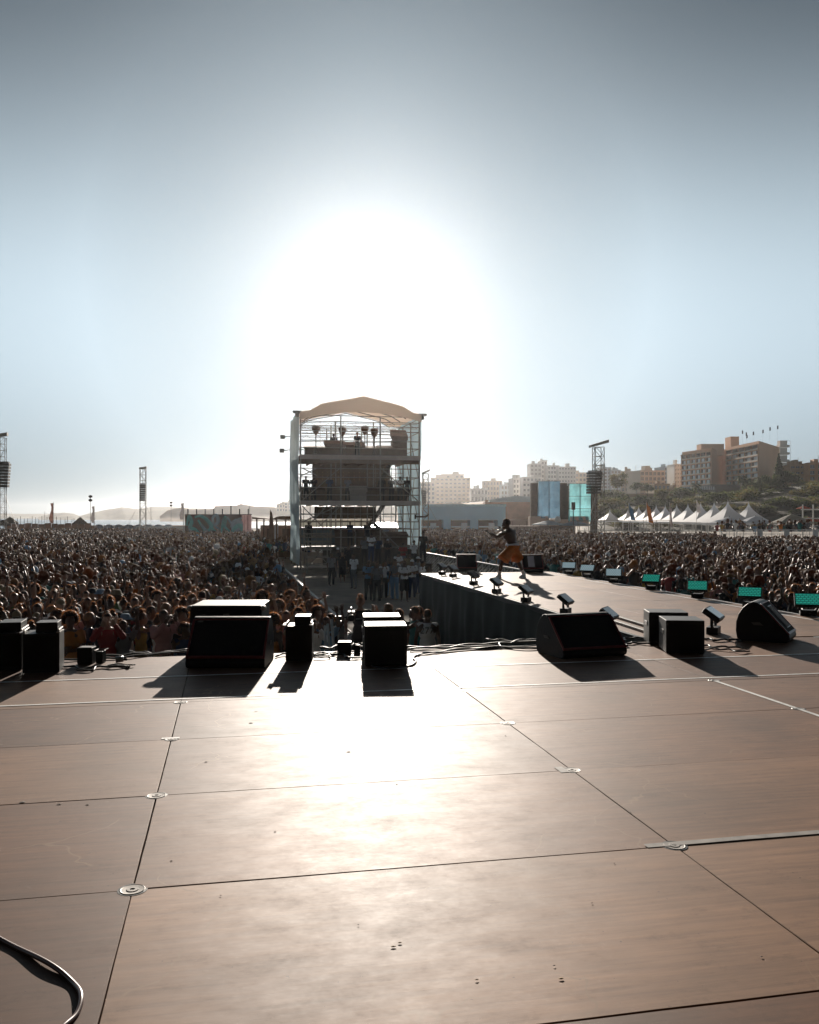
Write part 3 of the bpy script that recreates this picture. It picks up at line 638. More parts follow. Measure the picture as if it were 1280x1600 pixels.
runway = thing('runway', 'raised plywood runway reaching from the stage into the crowd', 'runway', (0, 0, 0), PSI)
UL, UR, VF = 5.2, 8.82, 23.5
g = MB(); uu = [UL, UL + 1.2, UL + 2.42, UR]; vv = [VE + .06 + 2.44 * k for k in range(6)]; vv[-1] = VF - 1.2; vv.append(VF)
boards(g, uu, vv, DECK, seed=9)
g.mi = 5
for a in uu[1:-1]: g.b2(a - .04, a + .04, vv[0], VF, DECK - .12, DECK - .03)
for b in vv[1:-1]: g.b2(UL, UR, b - .03, b + .03, DECK - .15, DECK - .026)
g.build('floor', DM[1:2] + DM[3:4] + DM[0:1] + DM[1:2] + DM[3:4] + [m_black], runway)
tape(runway, VE + .3, VF - .3, UR - .30, .04, along='v', seed=12); tape(runway, VE + .3, VF - .3, UR - .02, .03, along='v', seed=13)
def drape(parent, P0, P1, ztop, n, name='drape', amp=.05):
    g = MB(); rr = 12; P0 = Vector(P0); P1 = Vector(P1); d = (P1 - P0); nn = Vector((d.y, -d.x)).normalized()
    for j in range(rr + 1):
        for i in range(n + 1):
            t = i / n; p = P0 + d * t; f = j / rr; s_ = d.length * t
            sag = .05 * abs(math.sin(s_ * 1.3)) * (1 - f)
            o = amp * (.25 + f) * (math.sin(s_ * 4.2 + f * 2.5) + .5 * math.sin(s_ * 9.7 - f * 4) + .8 * mnoise.noise(Vector((s_ * .9, f * 3, 1))) * 1.5)
            g.v.append((p.x + nn.x * o, p.y + nn.y * o, (ztop - sag) * (1 - f)))
    g.f = [[j * (n + 1) + i, j * (n + 1) + i + 1, (j + 1) * (n + 1) + i + 1, (j + 1) * (n + 1) + i] for j in range(rr) for i in range(n)]; g.m = [0] * len(g.f)
    return g.build(name, m_drape, parent, smooth=True)
drape(runway, (UL - .1, VE + .1), (UL - .1, VF), DECK - .03, 220); drape(runway, (UL - .1, VF), (UR + .1, VF), DECK - .03, 50); drape(runway, (UR + .1, VF), (UR + .1, VE + .1), DECK - .03, 120)
g = MB(); g.b2(UL - .06, UL - .002, VE + .06, VF, DECK - .10, DECK - .004); g.b2(UR + .002, UR + .06, VE + .06, VF, DECK - .1, DECK - .004); g.b2(UL, UR, VF + .002, VF + .06, DECK - .1, DECK - .004); g.build('edge_rail', m_black, runway)
for k, (p, q) in enumerate([((945, 968), (1012, 990)), ((955, 963), (1020, 983))]):
    a, b = Dk(*p), Dk(*q); g = MB(); d = b - a; g.box((0, 0, .02), (d.length, .06, .035)); simple('metal_bar', ['longer', 'shorter'][k] + ' low dark metal bar lying behind the wide right wedge', 'metal bar', g, m_alu, (a + b) / 2, math.atan2(d.y, d.x), 'metal bars beside the runway', bevel=.004)  # flat metal bars added in the gap beside the runway

# ---------------------------------------------------------------- wedges and boxes on the stage
def wedge(label, x, y, wd, rz, sc_=1.0, logo=False, sheet=False, floor_px=True, strip=False, loc=None):
    t = thing('stage_monitor', label, 'stage monitor', loc if loc is not None else Dk(x, y), rz, 'wedge monitors on the stage'); t.scale = (sc_,) * 3
    prof = [(-.27, .0), (-.31, .02), (-.325, .06), (-.315, .095), (.02, .455), (.055, .48), (.10, .485), (.16, .465), (.22, .41), (.27, .33), (.30, .23), (.305, .12), (.29, .03), (.26, 0)]
    g = MB(); g.prism(prof, -wd / 2, wd / 2); o = g.build('cabinet', m_black, t, bevel=.008)
    fd = Vector((0, .335, .36)).normalized(); nn = Vector((0, -fd.z, fd.y)); st = Vector((0, -.312, .10)); Ln = .485
    def strip_(x0, x1, s0, s1, h0, h1, g):
        vs = []
        for xx in (x0, x1):
            for s_ in (s0, s1):
                for h in (h0, h1): vs.append(Vector((xx, 0, 0)) + st + fd * s_ + nn * h)
        g.add(vs, [(0, 1, 3, 2), (4, 6, 7, 5), (0, 4, 5, 1), (2, 3, 7, 6), (0, 2, 6, 4), (1, 5, 7, 3)])
    g = MB(); strip_(-wd / 2 + .026, wd / 2 - .026, .035, Ln - .012, .002, .012, g); g.build('grille', m_soft, t, bevel=.003)
    for a in ((-wd / 2 + .001, -wd / 2 + .022, 0, Ln), (wd / 2 - .022, wd / 2 - .001, 0, Ln), (-wd / 2 + .024, wd / 2 - .024, .002, .03), (-wd / 2 + .024, wd / 2 - .024, Ln - .008, Ln + .004)):
        g = MB(); strip_(*a, -.002, .017, g); g.build('trim', m_red, t, bevel=.003)
    if logo:
        g = MB(); strip_(-wd / 2 + .05, -wd / 2 + .11, Ln - .04, Ln - .022, .0125, .015, g); g.build('badge', mat('grey_badge', (.12, .12, .12), .5), t)
    for s_ in (-1, 1):                          # grip cut into each cheek
        g = MB(); g.prism([(-.02, .20), (.09, .20), (.12, .23), (.02, .235)], s_ * (wd / 2 + .001), s_ * (wd / 2 + .006)); g.build('handle', mat('handle_grey', (.05, .05, .05), .35), t)
    if sheet:
        g = MB(); strip_(-.13, .05, .06, Ln - .03, .0185, .0195, g); g.build('set_list', mat('paper', (.62, .64, .68), .8), t)
    if strip:
        g = MB(); strip_(-.05, .16, .08, Ln - .06, .013, .017, g); g.build('grille_highlight', mat('grille_highlight_grey', (.16, .18, .19), .35, .3), t)  # highlight on the grille, built as a paler plate with ribs
        for k in range(7):
            g = MB(); strip_(-.04 + k * .028, -.03 + k * .028, .09, Ln - .07, .0175, .022, g); g.build('highlight_rib', m_alu, t)
    return t
YAWL = 0.0
def rot_face(p, extra=0): return extra
wedge('wide red edged wedge facing the camera left of centre', 361.5, 1037, .80, R(0), logo=True)
wedge('wide red edged wedge right of centre turned slightly away', 907, 1021, .80, R(20)).scale.z = .92
wedge('red edged wedge at the right seen from its rounded cheek', 1196, 999, .50, R(58), strip=True)
wedge('distant small wedge at the runway end, left of the singer', 729, 892.5, .56, R(0), 1.0)
wedge('distant small wedge with a taped set list behind the singer', 831, 893.5, .58, R(0), 1.0, sheet=True)
def case(label, x, y, w_, d, h, rz=0.0, group='black boxes on the stage', topm=None, name='flight_case', caps=False, parts=True, cat='flight case', badge=False):
    p = Dk(x, y); t = thing(name, label, cat, p, rz, group)
    g = MB(); g.b2(-w_ / 2, w_ / 2, 0, d, .012, h); g.build('cabinet', m_black, t, bevel=.007)
    for sx in (-1, 1):
        g = MB(); g.b2(sx * w_ / 2 + sx * .001, sx * (w_ / 2 + .008), d * .3, d * .7, h * .55, h * .68); g.build('handle', mat('handle_grey', (.05, .05, .05), .35), t, bevel=.003)
    for (sx, sy) in ((-1, 0), (1, 0), (-1, 1), (1, 1)):
        g = MB(); g.box((sx * (w_ / 2 - .03), .03 + sy * (d - .06), .006), (.04, .04, .012)); g.build('foot', m_soft, t)
    g = MB(); g.b2(-w_ / 2 + .03, w_ / 2 - .03, -.008, -.001, .04, h - .04); g.build('grille', m_soft, t, bevel=.003)
    if caps:
        for sx in (-1, 1):
            g = MB(); g.ell((sx * (w_ / 2 + .005), .06, h - .03), (.045, .07, .035)); g.build('corner_wing', m_alu, t, smooth=True)
    if badge:
        g = MB(); g.b2(-.03, .04, -.012, -.0085, h - .115, h - .085); g.build('badge', mat('grey_badge', (.12, .12, .12), .5), t)
    return t
m_lid = mat('pale_case_lid', (.20, .18, .16), .5, var=.2, scale=8)  # grey lid colour, paler than the black cabinets
t = case('low wide subwoofer behind the left wide wedge, pale top', 353, 1021, .80, .72, .53, R(2), caps=True, badge=True, name='subwoofer', cat='speaker')
g = MB(); g.b2(-.385, .385, .02, .70, .531, .537); g.build('lid', m_lid, t)
case('near one of the two bright topped boxes at centre', 603, 1041, .44, .40, .415, R(4), name='speaker_box', cat='speaker')
case('far one of the two bright topped boxes at centre, mostly hidden', 597, 1024.5, .42, .40, .43, R(4), name='speaker_box', cat='speaker')
case('near one of the two black boxes between the right wedges', 1071, 1022, .42, .46, .375, R(-6), name='speaker_box', cat='speaker')
case('far one of the two black boxes between the right wedges', 1045, 1008, .46, .42, .39, R(-6), name='speaker_box', cat='speaker')
def fill_speaker(label, x, y, w_=.34, h=.46, rz=0.0, d=.34, sc_=1.0):
    t = thing('fill_speaker', label, 'speaker', Dk(x, y), rz, 'small front fill speakers along the stage edge'); t.scale = (sc_,) * 3
    g = MB(); g.b2(-w_ / 2, w_ / 2, 0, d, .012, h * .80); g.build('cabinet', m_black, t, bevel=.006)
    g = MB(); g.b2(-w_ * .18, w_ * .42, d * .25, d, h * .803, h); g.build('top_unit', m_black, t, bevel=.005)
    for sx in (-1, 1):
        g = MB(); g.path([(sx * (w_ / 2 - .012), .03, h * .80), (sx * (w_ / 2 - .012), .03, h * .86), (sx * (w_ / 2 - .012), d - .05, h * .86), (sx * (w_ / 2 - .012), d - .05, h * .80)], .009, 6); g.build('bracket', m_alu, t)
        g = MB(); g.b2(sx * w_ / 2 - .03, sx * w_ / 2 + .005, .0, d * .6, h * .802, h * .83); g.build('corner_plate', m_alu, t, bevel=.002)
    g = MB(); g.b2(-w_ / 2 + .02, w_ / 2 - .02, -.006, -.001, .05, h * .75); g.build('grille', m_soft, t)
    return t
fill_speaker('front fill speaker between the left wide wedge and the centre boxes', 467, 1034, .28, .47, R(3))
fill_speaker('front fill speaker with a lit right side, near the left edge', 64, 1053, .34, .49, R(14))
fill_speaker('front fill speaker cut off by the left edge', 4, 1049, .36, .47, R(14), .46)
def plug_box(label, x, y, w_, h, d=.14, rz=0.0):
    t = thing('junction_box', label, 'junction box', Dk(x, y), rz, 'small cable boxes on the stage edge')
    g = MB(); g.b2(-w_ / 2, w_ / 2, 0, d, 0.004, h); g.build('case', m_black, t, bevel=.005)
    g = MB(); g.b2(w_ / 2 + .03, w_ / 2 + .10, .03, d, .004, h * .75); g.build('socket_block', m_black, t, bevel=.004)
    g = MB(); g.path([(w_ / 2 + .02, .02, h * .8), (w_ / 2 + .12, .02, h * .85), (w_ / 2 + .12, d, h * .85), (w_ / 2 + .02, d, h * .8), (w_ / 2 + .02, .02, h * .8)], .006, 5); g.build('latch', m_alu, t)
    g = MB(); g.b2(-w_ / 2 + .01, w_ / 2 - .01, .01, d - .01, h + .001, h + .004); g.build('lid', m_lid, t); return t
plug_box('small cable box among tangled leads near the left edge', 132, 1038, .155, .17)
plug_box('small bright lidded cable box left of the centre boxes', 538, 1022, .15, .13)
t = thing('connector', 'pale round cable connector lying on the leads left of the subwoofer', 'connector', Dk(187, 1036)); g = MB(); g.tube((-.04, 0, .035), (.035, .02, .04), .034, .03, 12); g.build('shell', mat('pale_blue_plastic', (.25, .3, .34), .35), t, smooth=True); g = MB(); g.tube((.036, .02, .04), (.07, .03, .03), .018, .01, 8); g.build('sleeve', m_cable, t)
# floor lights
def strobe(label, x, y, rz, tilt, lit, sc_=1.0, w_=.40, group='floor lights along the runway'):
    t = thing('floor_light', label, 'stage light', Dk(x, y), rz, group); t.scale = (sc_,) * 3
    g = MB(); g.b2(-.12, .12, -.07, .07, .0, .09); g.build('base', m_black, t, bevel=.006)
    for sx in (-1, 1):
        g = MB(); g.path([(sx * .10, 0, .08), (sx * .13, 0, .11), (sx * .13, 0, .23)], .022, 6); g.build('yoke', m_black, t)
    M = Matrix.Rotation(-tilt, 4, 'X')
    h = thing_part = bpy.data.objects.new('lamp_head', None)
    bpy.data.objects.remove(h)
    g = MB(); g.box((0, 0, .24), (w_, .065, .23), M=M); hd = g.build('lamp_head', m_black, t, bevel=.008)
    g = MB(); c = M @ Vector((0, -.0355, 0)); g.box((c.x, c.y, .24 + c.z), (w_ - .04, .006, .19), M=M); g.build('lens', lit, hd)
    g = MB()
    for k in range(5):
        c = M @ Vector((0, .037, -.08 + .04 * k)); g.box((c.x, c.y, .24 + c.z), (w_ * .7, .014, .012), M=M)
    g.build('cooling_fin', m_black, hd); return t
def led(name, c1, c2, e):
    m = bpy.data.materials.new(name); m.use_nodes = True; t = m.node_tree; n = t.nodes; l = t.links; b = n['Principled BSDF']; b.inputs['Roughness'].default_value = .25
    tcn = n.new('ShaderNodeTexCoord'); br = n.new('ShaderNodeTexBrick'); br.inputs['Scale'].default_value = 9; br.inputs['Color1'].default_value = (*c1, 1); br.inputs['Color2'].default_value = (*c1, 1); br.inputs['Mortar'].default_value = (*c2, 1); br.inputs['Mortar Size'].default_value = .06
    mp = n.new('ShaderNodeMapping'); mp.inputs['Rotation'].default_value = (R(90), 0, 0); l.new(tcn.outputs['Object'], mp.inputs[0]); l.new(mp.outputs[0], br.inputs['Vector'])
    l.new(br.outputs[0], b.inputs['Base Color']); l.new(br.outputs[0], b.inputs['Emission Color']); b.inputs['Emission Strength'].default_value = e; return m
m_teal = led('teal_led', (.03, .44, .32), (.015, .14, .12), .36); m_pale = led('pale_lens_reflection', (.42, .55, .58), (.2, .3, .35), .35)  # teal is a lit LED; pale has the sky reflection put into colour and glow
m_off = mat('dark_lens', (.02, .022, .025), .15)
rw = ['nearest the singer', 'second from the singer', 'third from the singer', 'fourth from the singer', 'fifth from the singer', 'sixth from the singer', 'last, at the right edge']
for k, (x, y, s_) in enumerate([(889, 897, 1), (918, 902, 1), (959, 910, 1), (1018, 921, 1), (1090, 934, 1), (1172, 948, 1.05), (1263, 962, 1.08)]):
    strobe(('pale' if k < 3 else 'teal') + ' bright faced floor light on the runway right side, ' + rw[k], x, y, R(-24 + (5, -4, 7, -6, 3, -2, 6)[k]), R(38 + (0, 5, -4, 3, -5, 6, -2)[k]), m_pale if k < 3 else m_teal, s_ * .93)
lw = ['farthest', 'second farthest', 'third farthest', 'fourth farthest', 'fourth nearest', 'third nearest', 'second nearest']
for k, (x, y) in enumerate([(691, 897.5), (708, 901), (740, 913), (776, 926), (822, 940), (884, 958), (952, 984)]):
    strobe('unlit black floor light on the runway left side, ' + lw[k] + ' of that row', x, y, R(62), R(52), m_off, .92, .36)
strobe('unlit black floor light between the right boxes and the right wedge', 1115, 990, R(62), R(55), m_off, 1.05)

# ---------------------------------------------------------------- cables
def wander(p, q, n, amp, rnd, z=.012):
    pts = []
    d = q - p; nn = Vector((-d.y, d.x, 0)).normalized(); ph = rnd.uniform(0, 6)
    for i in range(n + 1):
        t = i / n; pts.append(p + d * t + nn * amp * (math.sin(ph + t * 7) + .6 * math.sin(ph * 2 + t * 17)) + Vector((0, 0, z + .012 * abs(math.sin(ph + t * 11)))))
    return pts
rnd = random.Random(3)
cab = [((90, 1035), (290, 1022), 'bundle left of the subwoofer'), ((95, 1044), (200, 1046), 'looped before the small cable box'), ((120, 1050), (205, 1040), 'thin loop left of the connector'), ((150, 1030), (294, 1018), 'upper bundle left of the subwoofer'), ((200, 1022), (300, 1022), 'short run at the subwoofer foot'),
       ((430, 1027), (530, 1022), 'running from the left wide wedge to the cable box'), ((480, 1022), (570, 1030), 'passing in front of the cable box'), ((490, 1030), (566, 1018), 'crossing left of the centre boxes'), ((500, 1014), (570, 1012), 'behind the small cable box'),
       ((636, 1016), (840, 1004), 'along the edge right of the centre boxes'), ((640, 1022), (845, 1010), 'second line along the stage edge'), ((636, 1012), (850, 1014), 'third line along the stage edge'), ((760, 1002), (850, 1002), 'coil left of the right wide wedge'), ((770, 1012), (845, 1000), 'crossing at the right wide wedge'),
       ((960, 1002), (1020, 998), 'right of the wide right wedge'), ((965, 1010), (1010, 1006), 'short loop right of the wide right wedge'), ((1095, 1010), (1160, 1016), 'coil in front of the right floor light'), ((1100, 1000), (1160, 1004), 'coil between box and right wedge'), ((1098, 1016), (1172, 1020), 'front lead between box and right wedge')]
for k, (a, b, ds) in enumerate(cab):
    g = MB(); p = Dk(*a); q = Dk(*b); n = int(max(16, (q - p).length * 22)); amp = .05 if (q - p).length > 1 else .07
    g.path([v for v in wander(p, q, n, amp, rnd)], rnd.uniform(.008, .013), 6); simple('cable', 'black cable ' + ds, 'cable', g, m_cable, group='cables along the stage edge', smooth=True)
g = MB(); pts = [Dk(x, y) for x, y in [(576, 1036), (585, 1043), (610, 1045), (640, 1042), (650, 1035), (646, 1030), (652, 1025), (680, 1020), (740, 1015), (800, 1013)]]
def smoothpath(pts, k=6):
    out = []
    for i in range(len(pts) - 1):
        p0 = pts[max(i - 1, 0)]; p1 = pts[i]; p2 = pts[i + 1]; p3 = pts[min(i + 2, len(pts) - 1)]
        for j in range(k):
            t = j / k; out.append(.5 * ((2 * p1) + (p2 - p0) * t + (2 * p0 - 5 * p1 + 4 * p2 - p3) * t * t + (3 * p1 - p0 - 3 * p2 + p3) * t ** 3))
    out.append(pts[-1]); return out
g.path([p + Vector((0, 0, .011)) for p in smoothpath(pts)], .010, 7); simple('cable', 'black cable curving round the foot of the centre boxes', 'cable', g, m_cable, smooth=True)
g = MB(); pts = [Dk(x, y) for x, y in [(-90, 1440), (-30, 1457), (20, 1480), (62, 1503), (100, 1526), (120, 1545), (127, 1565), (121, 1585), (104, 1605), (80, 1630)]]
g.path([p + Vector((0, 0, .009 + .004 * math.sin(i * .3))) for i, p in enumerate(smoothpath(pts, 8))], .0085, 12)
simple('cable', 'single brown rubber cable curling in the bottom left corner', 'cable', g, mat('brown_cable', (.09, .035, .022), .32, var=.1), smooth=True)

# ---------------------------------------------------------------- barricades
m_bar = mat('barricade_metal', (.34, .36, .36), .5, .45, var=.2, scale=8)
m_dark_step = mat('dark_step_plate', (.08, .08, .08), .6)
def barricade(u, v, rz, label, group):
    t = thing('barricade', label, 'barricade', S(u, v), PSI + rz, group)
    g = MB()
    for x in (-.58, .58): g.b2(x - .025, x + .025, -.03, .03, .01, 1.2)
    g.b2(-.6, .6, -.035, .035, 1.16, 1.22); g.build('frame', m_bar, t)
    g = MB(); g.b2(-.55, .55, -.01, .01, .08, 1.15); g.build('panel', mat('barricade_mesh', (.07, .075, .06), .7, var=.3, scale=5), t)
    for x in (-.5, 0, .5):
        g = MB(); g.tube((x, -.03, 1.1), (x, -1.05, .05), .022, n=6); g.build('brace', m_bar, t)
    g = MB(); g.b2(-.58, .58, -1.15, .0, .0, .03); g.build('step_plate', m_dark_step, t, loc=(0, 0, .05)); return t
bp = None; rowlab = ['on the left pit side', 'on the right pit side', 'in front of the left crowd, along the stage']
def brow(k, spots):
    global bp
    for i_, (u, v, rz) in enumerate(spots):
        lb = 'grey barricade ' + ordw(i_) + ' from the stage ' + rowlab[k]; gp = 'barricades ' + rowlab[k]
        if bp is None: bp = barricade(u, v, rz, lb, gp)
        else: dup(bp, S(u, v), PSI + rz, lb, gp)
ORD = 'nearest second third fourth fifth sixth seventh eighth ninth tenth eleventh twelfth thirteenth fourteenth fifteenth sixteenth seventeenth eighteenth nineteenth twentieth'.split()
def ordw(i): return ORD[i] if i < 20 else 'twenty ' + ORD[i - 20].replace('nearest', 'first') if i < 29 else 'thirtieth' if i == 29 else 'thirty ' + ORD[i - 30].replace('nearest', 'first')
brow(0, [(2.55, 20 + 1.23 * i, R(90)) for i in range(30)])
brow(1, [(13.0, 16.6 + 1.23 * i, R(-90)) for i in range(34)])
for k, (a, b) in enumerate([((512, 975), (524, 1013)), ((518, 968), (534, 1012)), ((508, 978), (515, 1012))]):
    p = W(a[0], a[1], 15.5 - k * .3); q = W(b[0], b[1], 14.2 - k * .3); g = MB(); q.z = .03; g.tube(p, q, .022, n=8); tag(g.build('strut', m_bar), ['middle', 'rightmost', 'leftmost'][k] + ' of three slanted metal struts left of the centre boxes', 'strut', 'slanted struts by the pit')
# ---------------------------------------------------------------- sound tower in the middle
m_scrim = mat('pale_blue_scrim', (.58, .74, .80), .8, var=.12, scale=.6, trans=.6, tcol=(.66, .82, .88))
m_roof = mat('cream_roof_tarp', (.80, .70, .60), .8, var=.06, scale=.5, trans=.85, tcol=(.95, .84, .74))
m_ply = mat('brown_underside', (.20, .11, .065), .8, var=.2, scale=1.5)
m_fascia = mat('grey_fascia_board', (.55, .48, .43), .7, var=.12, scale=2)
m_brown = mat('brown_rear_cladding', (.13, .075, .045), .8, var=.25, scale=2)
m_dark = mat('dark_equipment', (.05, .034, .025), .6, var=.3)
TW, TD = 8.2, 8.7; XS = [0, 2.73, 5.46, 8.2]; YS = [0, 2.9, 5.8, 8.7]; TOP = 10.65
tower = thing('sound_tower', 'tall scaffold sound tower with curved cream roof in the middle of the crowd', 'scaffold tower', S(4.8, 60), PSI)
for x in XS:
    for y in YS:
        g = MB(); g.tube((x, y, 0), (x, y, TOP - .2), .05, n=6); g.build('standard', m_steel, tower)
for z in (1.5, 2.2, 2.75, 3.25, 3.8, 5.1, 5.6, 6.3, 6.9, 8.3, 8.8, 9.45, 9.8, 10.1, 10.5):
    for y in (0, 8.7) if z > 4 else (0, 2.9, 5.8, 8.7):
        g = MB(); g.tube((0, y, z), (TW, y, z), .034, n=6); g.build('ledger', m_steel, tower)
for z in (1.5, 3.25, 5.6, 6.3, 8.3, 9.45, 10.4):
    for x in (0, TW):
        g = MB(); g.tube((x, 0, z), (x, TD, z), .024, n=6); g.build('side_ledger', m_steel, tower)
for z, tb in ((4.40, 'lower'), (7.52, 'upper')):
    g = MB(); g.b2(-.05, TW + .05, 0.05, TD, z + .17, z + .28); g.mi = 1
    for i in range(9): g.b2(.1 + i * 1.0, .2 + i * 1.0, .06, TD - .05, z + .02, z + .165)
    g.build('platform', [m_ply, m_ply], tower)
    g = MB(); g.b2(-.08, TW + .08, -.10, -.036, z, z + .30); g.build('fascia', m_fascia, tower)
    g = MB(); g.b2(-.05, TW + .05, -.03, .0, z - .28 if z > 5 else z - .02, z - .004); g.build('beam', m_brown, tower)
g = MB(); g.b2(0, TW, .1, TD, 1.42, 1.55); g.b2(1.5, TW, .12, .16, 0.05, 1.40); g.build('low_platform', m_dark, tower)
def tb(p, q, r=.042, name='brace'):
    g = MB(); g.tube(p, q, r, n=6); return g.build(name, m_steel, tower)
tb((.1, -.05, 4.7), (2.7, -.05, 6.95)); tb((1.3, -.05, 7.5), (2.7, -.05, 7.9 - .4)); tb((0.1, -.05, 3.25), (2.7, -.05, 4.4)); tb((5.5, -.05, 6.95), (8.1, -.05, 4.7)); tb((5.6, -.05, 2.6), (7.7, -.05, .6)); tb((1.2, -.06, 2.9), (2.7, -.06, 4.35)); tb((.1, .0, 4.35), (1.6, .0, 2.8)); tb((.3, .0, 2.8), (1.8, .0, 4.35)); tb((.1, -.03, 6.9), (1.1, -.03, 6.4)); tb((.1, -.03, 6.4), (1.1, -.03, 6.9))
for j in range(3):                              # bracing of the two side faces
    for z0, z1 in ((.2, 3.2), (3.25, 6.3), (6.3, 9.4)):
        for xx in (TW - .06, .06):
            tb((xx, YS[j], z0), (xx, YS[j + 1], z1), .024, 'side_brace')
            if z0 < 6: tb((xx, YS[j + 1], z0), (xx, YS[j] + 1.4, z1), .022, 'side_brace')
for z in (1.0, 2.0, 2.4, 3.6, 5.8, 6.9, 7.2): g = MB(); g.tube((5.6, 5.8, z), (TW, 5.8, z), .022, n=5); g.build('ledger', m_steel, tower)
for x in (6.1, 6.7, 7.3): g = MB(); g.tube((x, 5.8, 0), (x, 5.8, 7.4), .024, n=5); g.build('standard', m_steel, tower)
for x in (.45, .9, 1.35, 1.8, 2.3, 3.2, 3.6, 4.1, 4.5, 5.0): g = MB(); g.tube((x, 2.9, 1.5), (x, 2.9, 4.4), .022, n=5); g.build('standard', m_steel, tower)
# scrims on both sides
def scrim(x, yext, name):
    g = MB(); n = 16; rr = 20
    for j in range(rr + 1):
        for i in range(n + 1):
            y = -.05 + (TD + .1) * i / n; z = .3 + (TOP - .1) * j / rr
            g.v.append((x + .05 * math.sin(y * 2.2 + z * .7) + .03 * math.sin(y * 6 + z * 1.7), y, z))
    g.f = [[j * (n + 1) + i, j * (n + 1) + i + 1, (j + 1) * (n + 1) + i + 1, (j + 1) * (n + 1) + i] for j in range(rr) for i in range(n)]; g.m = [0] * len(g.f)
    return g.build(name, m_scrim, tower, smooth=True)
scrim(-.12, 0, 'side_scrim'); scrim(TW + .14, 0, 'side_scrim')
# roof: curved gable tarp with sagging rear and front edge
g = MB(); prof = [(-.08, 10.72), (.6, 10.80), (1.35, 11.25), (2.1, 11.42), (3.2, 11.62), (4.25, 11.86), (5.3, 11.62), (6.3, 11.40), (7.0, 11.22), (7.7, 10.80), (8.3, 10.72)]
n = len(prof); ny = 9
for k in range(2):
    for j in range(ny):
        for (x, z) in prof:
            y = -.35 + (TD + .7) * j / (ny - 1); sag = -.10 * math.sin(math.pi * ((j * 2) % 4) / 4)
            g.v.append((x, y, z + sag * .6 - (0 if k == 0 else .05)))
for k in range(2):
    o = k * ny * n
    for j in range(ny - 1):
        for i in range(n - 1): g.f.append([o + j * n + i, o + j * n + i + 1, o + (j + 1) * n + i + 1, o + (j + 1) * n + i])
g.m = [0] * len(g.f); g.build('roof', m_roof, tower, smooth=True)
g = MB()                                        # scalloped valance hanging from the front edge
m_ = 40
for i in range(m_ + 1):
    x = -.08 + 8.38 * i / m_; z = np.interp(x, [p[0] for p in prof], [p[1] for p in prof]); a = (x - 4.1) / 4.4
    low = 10.62 - .55 * abs(a) ** 2.2 + .12 * (1 - abs(a))
    g.v += [(x, -.38, z - .06), (x, -.38, min(low, z - .2))]
g.f = [[2 * i, 2 * i + 2, 2 * i + 3, 2 * i + 1] for i in range(m_)]; g.m = [0] * len(g.f); g.build('valance', m_roof, tower, smooth=True)
for j in range(5):
    g = MB(); y = .0 + j * 2.17
    for (a, b) in zip(prof[1:-1], prof[2:-1]): g.tube((a[0], y, a[1] - .16), (b[0], y, b[1] - .16), .04, n=5)
    g.build('roof_rib', m_steel, tower)
for x in (-.25, TW + .2):
    g = MB(); g.b2(x - .28, x + .28, -.3, .1, 10.6, 10.75); g.b2(x - .12, x + .12, -.2, .1, 10.35, 10.59); g.build('corner_block', m_steel, tower)
def truss(p, q, s=.3, r=.02, bays=12, parent=tower, m=m_steel, name='truss'):
    g = MB(); p = Vector(p); q = Vector(q)
    for dz in (0, s): g.tube(p + Vector((0, 0, dz)), q + Vector((0, 0, dz)), r, n=5)
    for i in range(bays):
        a = p + (q - p) * (i / bays); b = p + (q - p) * ((i + 1) / bays); g.tube(a + Vector((0, 0, s if i % 2 else 0)), b + Vector((0, 0, 0 if i % 2 else s)), r * .6, n=4)
    return g.build(name, m, parent)
truss((0, .5, 9.75), (TW, .5, 9.75)); truss((.3, 3.5, 9.1), (6.0, 3.5, 9.1), .35, bays=14); truss((0, 5.8, 10.0), (TW, 5.8, 10.0)); truss((0, 8.6, 10.05), (TW, 8.6, 10.05), .35)
for x in (2.2, 3.3, 4.0, 5.0): tb((x, 8.6, 8), (x, 8.6, 11), .018, 'hanger')
# rear cladding on the middle and lower floor: lattice of slats
g = MB(); x0, x1 = 1.75, 7.55
for i in range(15): x = x0 + (x1 - x0) * i / 14; g.b2(x - .165, x + .165, TD - .12, TD - .06, 4.7, 8.0)
for z, h in ((4.95, .55), (5.5, .58), (6.1, .7), (6.66, .12), (6.92, .18), (7.22, .2), (7.62, .54), (7.9, .3)): g.b2(x0, x1, TD - .19, TD - .125, z - h / 2, z + h / 2)
g.build('rear_cladding', m_brown, tower)
g = MB(); g.b2(x0, x1, TD - .05, TD - .02, 4.7, 8.0); g.build('rear_sheet', mat('ochre_sheet', (.25, .16, .08), .8, var=.5, scale=3, trans=.4, tcol=(.30, .18, .08)), tower)
g = MB(); g.b2(x0, 6.6, TD - .12, TD - .06, 3.45, 4.38)
for i in range(10): g.b2(x0 + .3 + i * .45, x0 + .5 + i * .45, TD - .18, TD - .121, 3.5, 4.35)
g.build('rear_cladding', m_brown, tower)
g = MB(); g.b2(0.3, 7.6, TD - .2, TD - .1, 1.55, 2.75); g.build('rear_screen', mat('blue_grey_screen', (.16, .20, .22), .8), tower)
g = MB(); g.b2(.2, 6.2, TD + .3, TD + .5, 2.8, 3.4); g.build('white_awning', mat('awning_white', (.7, .68, .62), .8, trans=.4), tower)
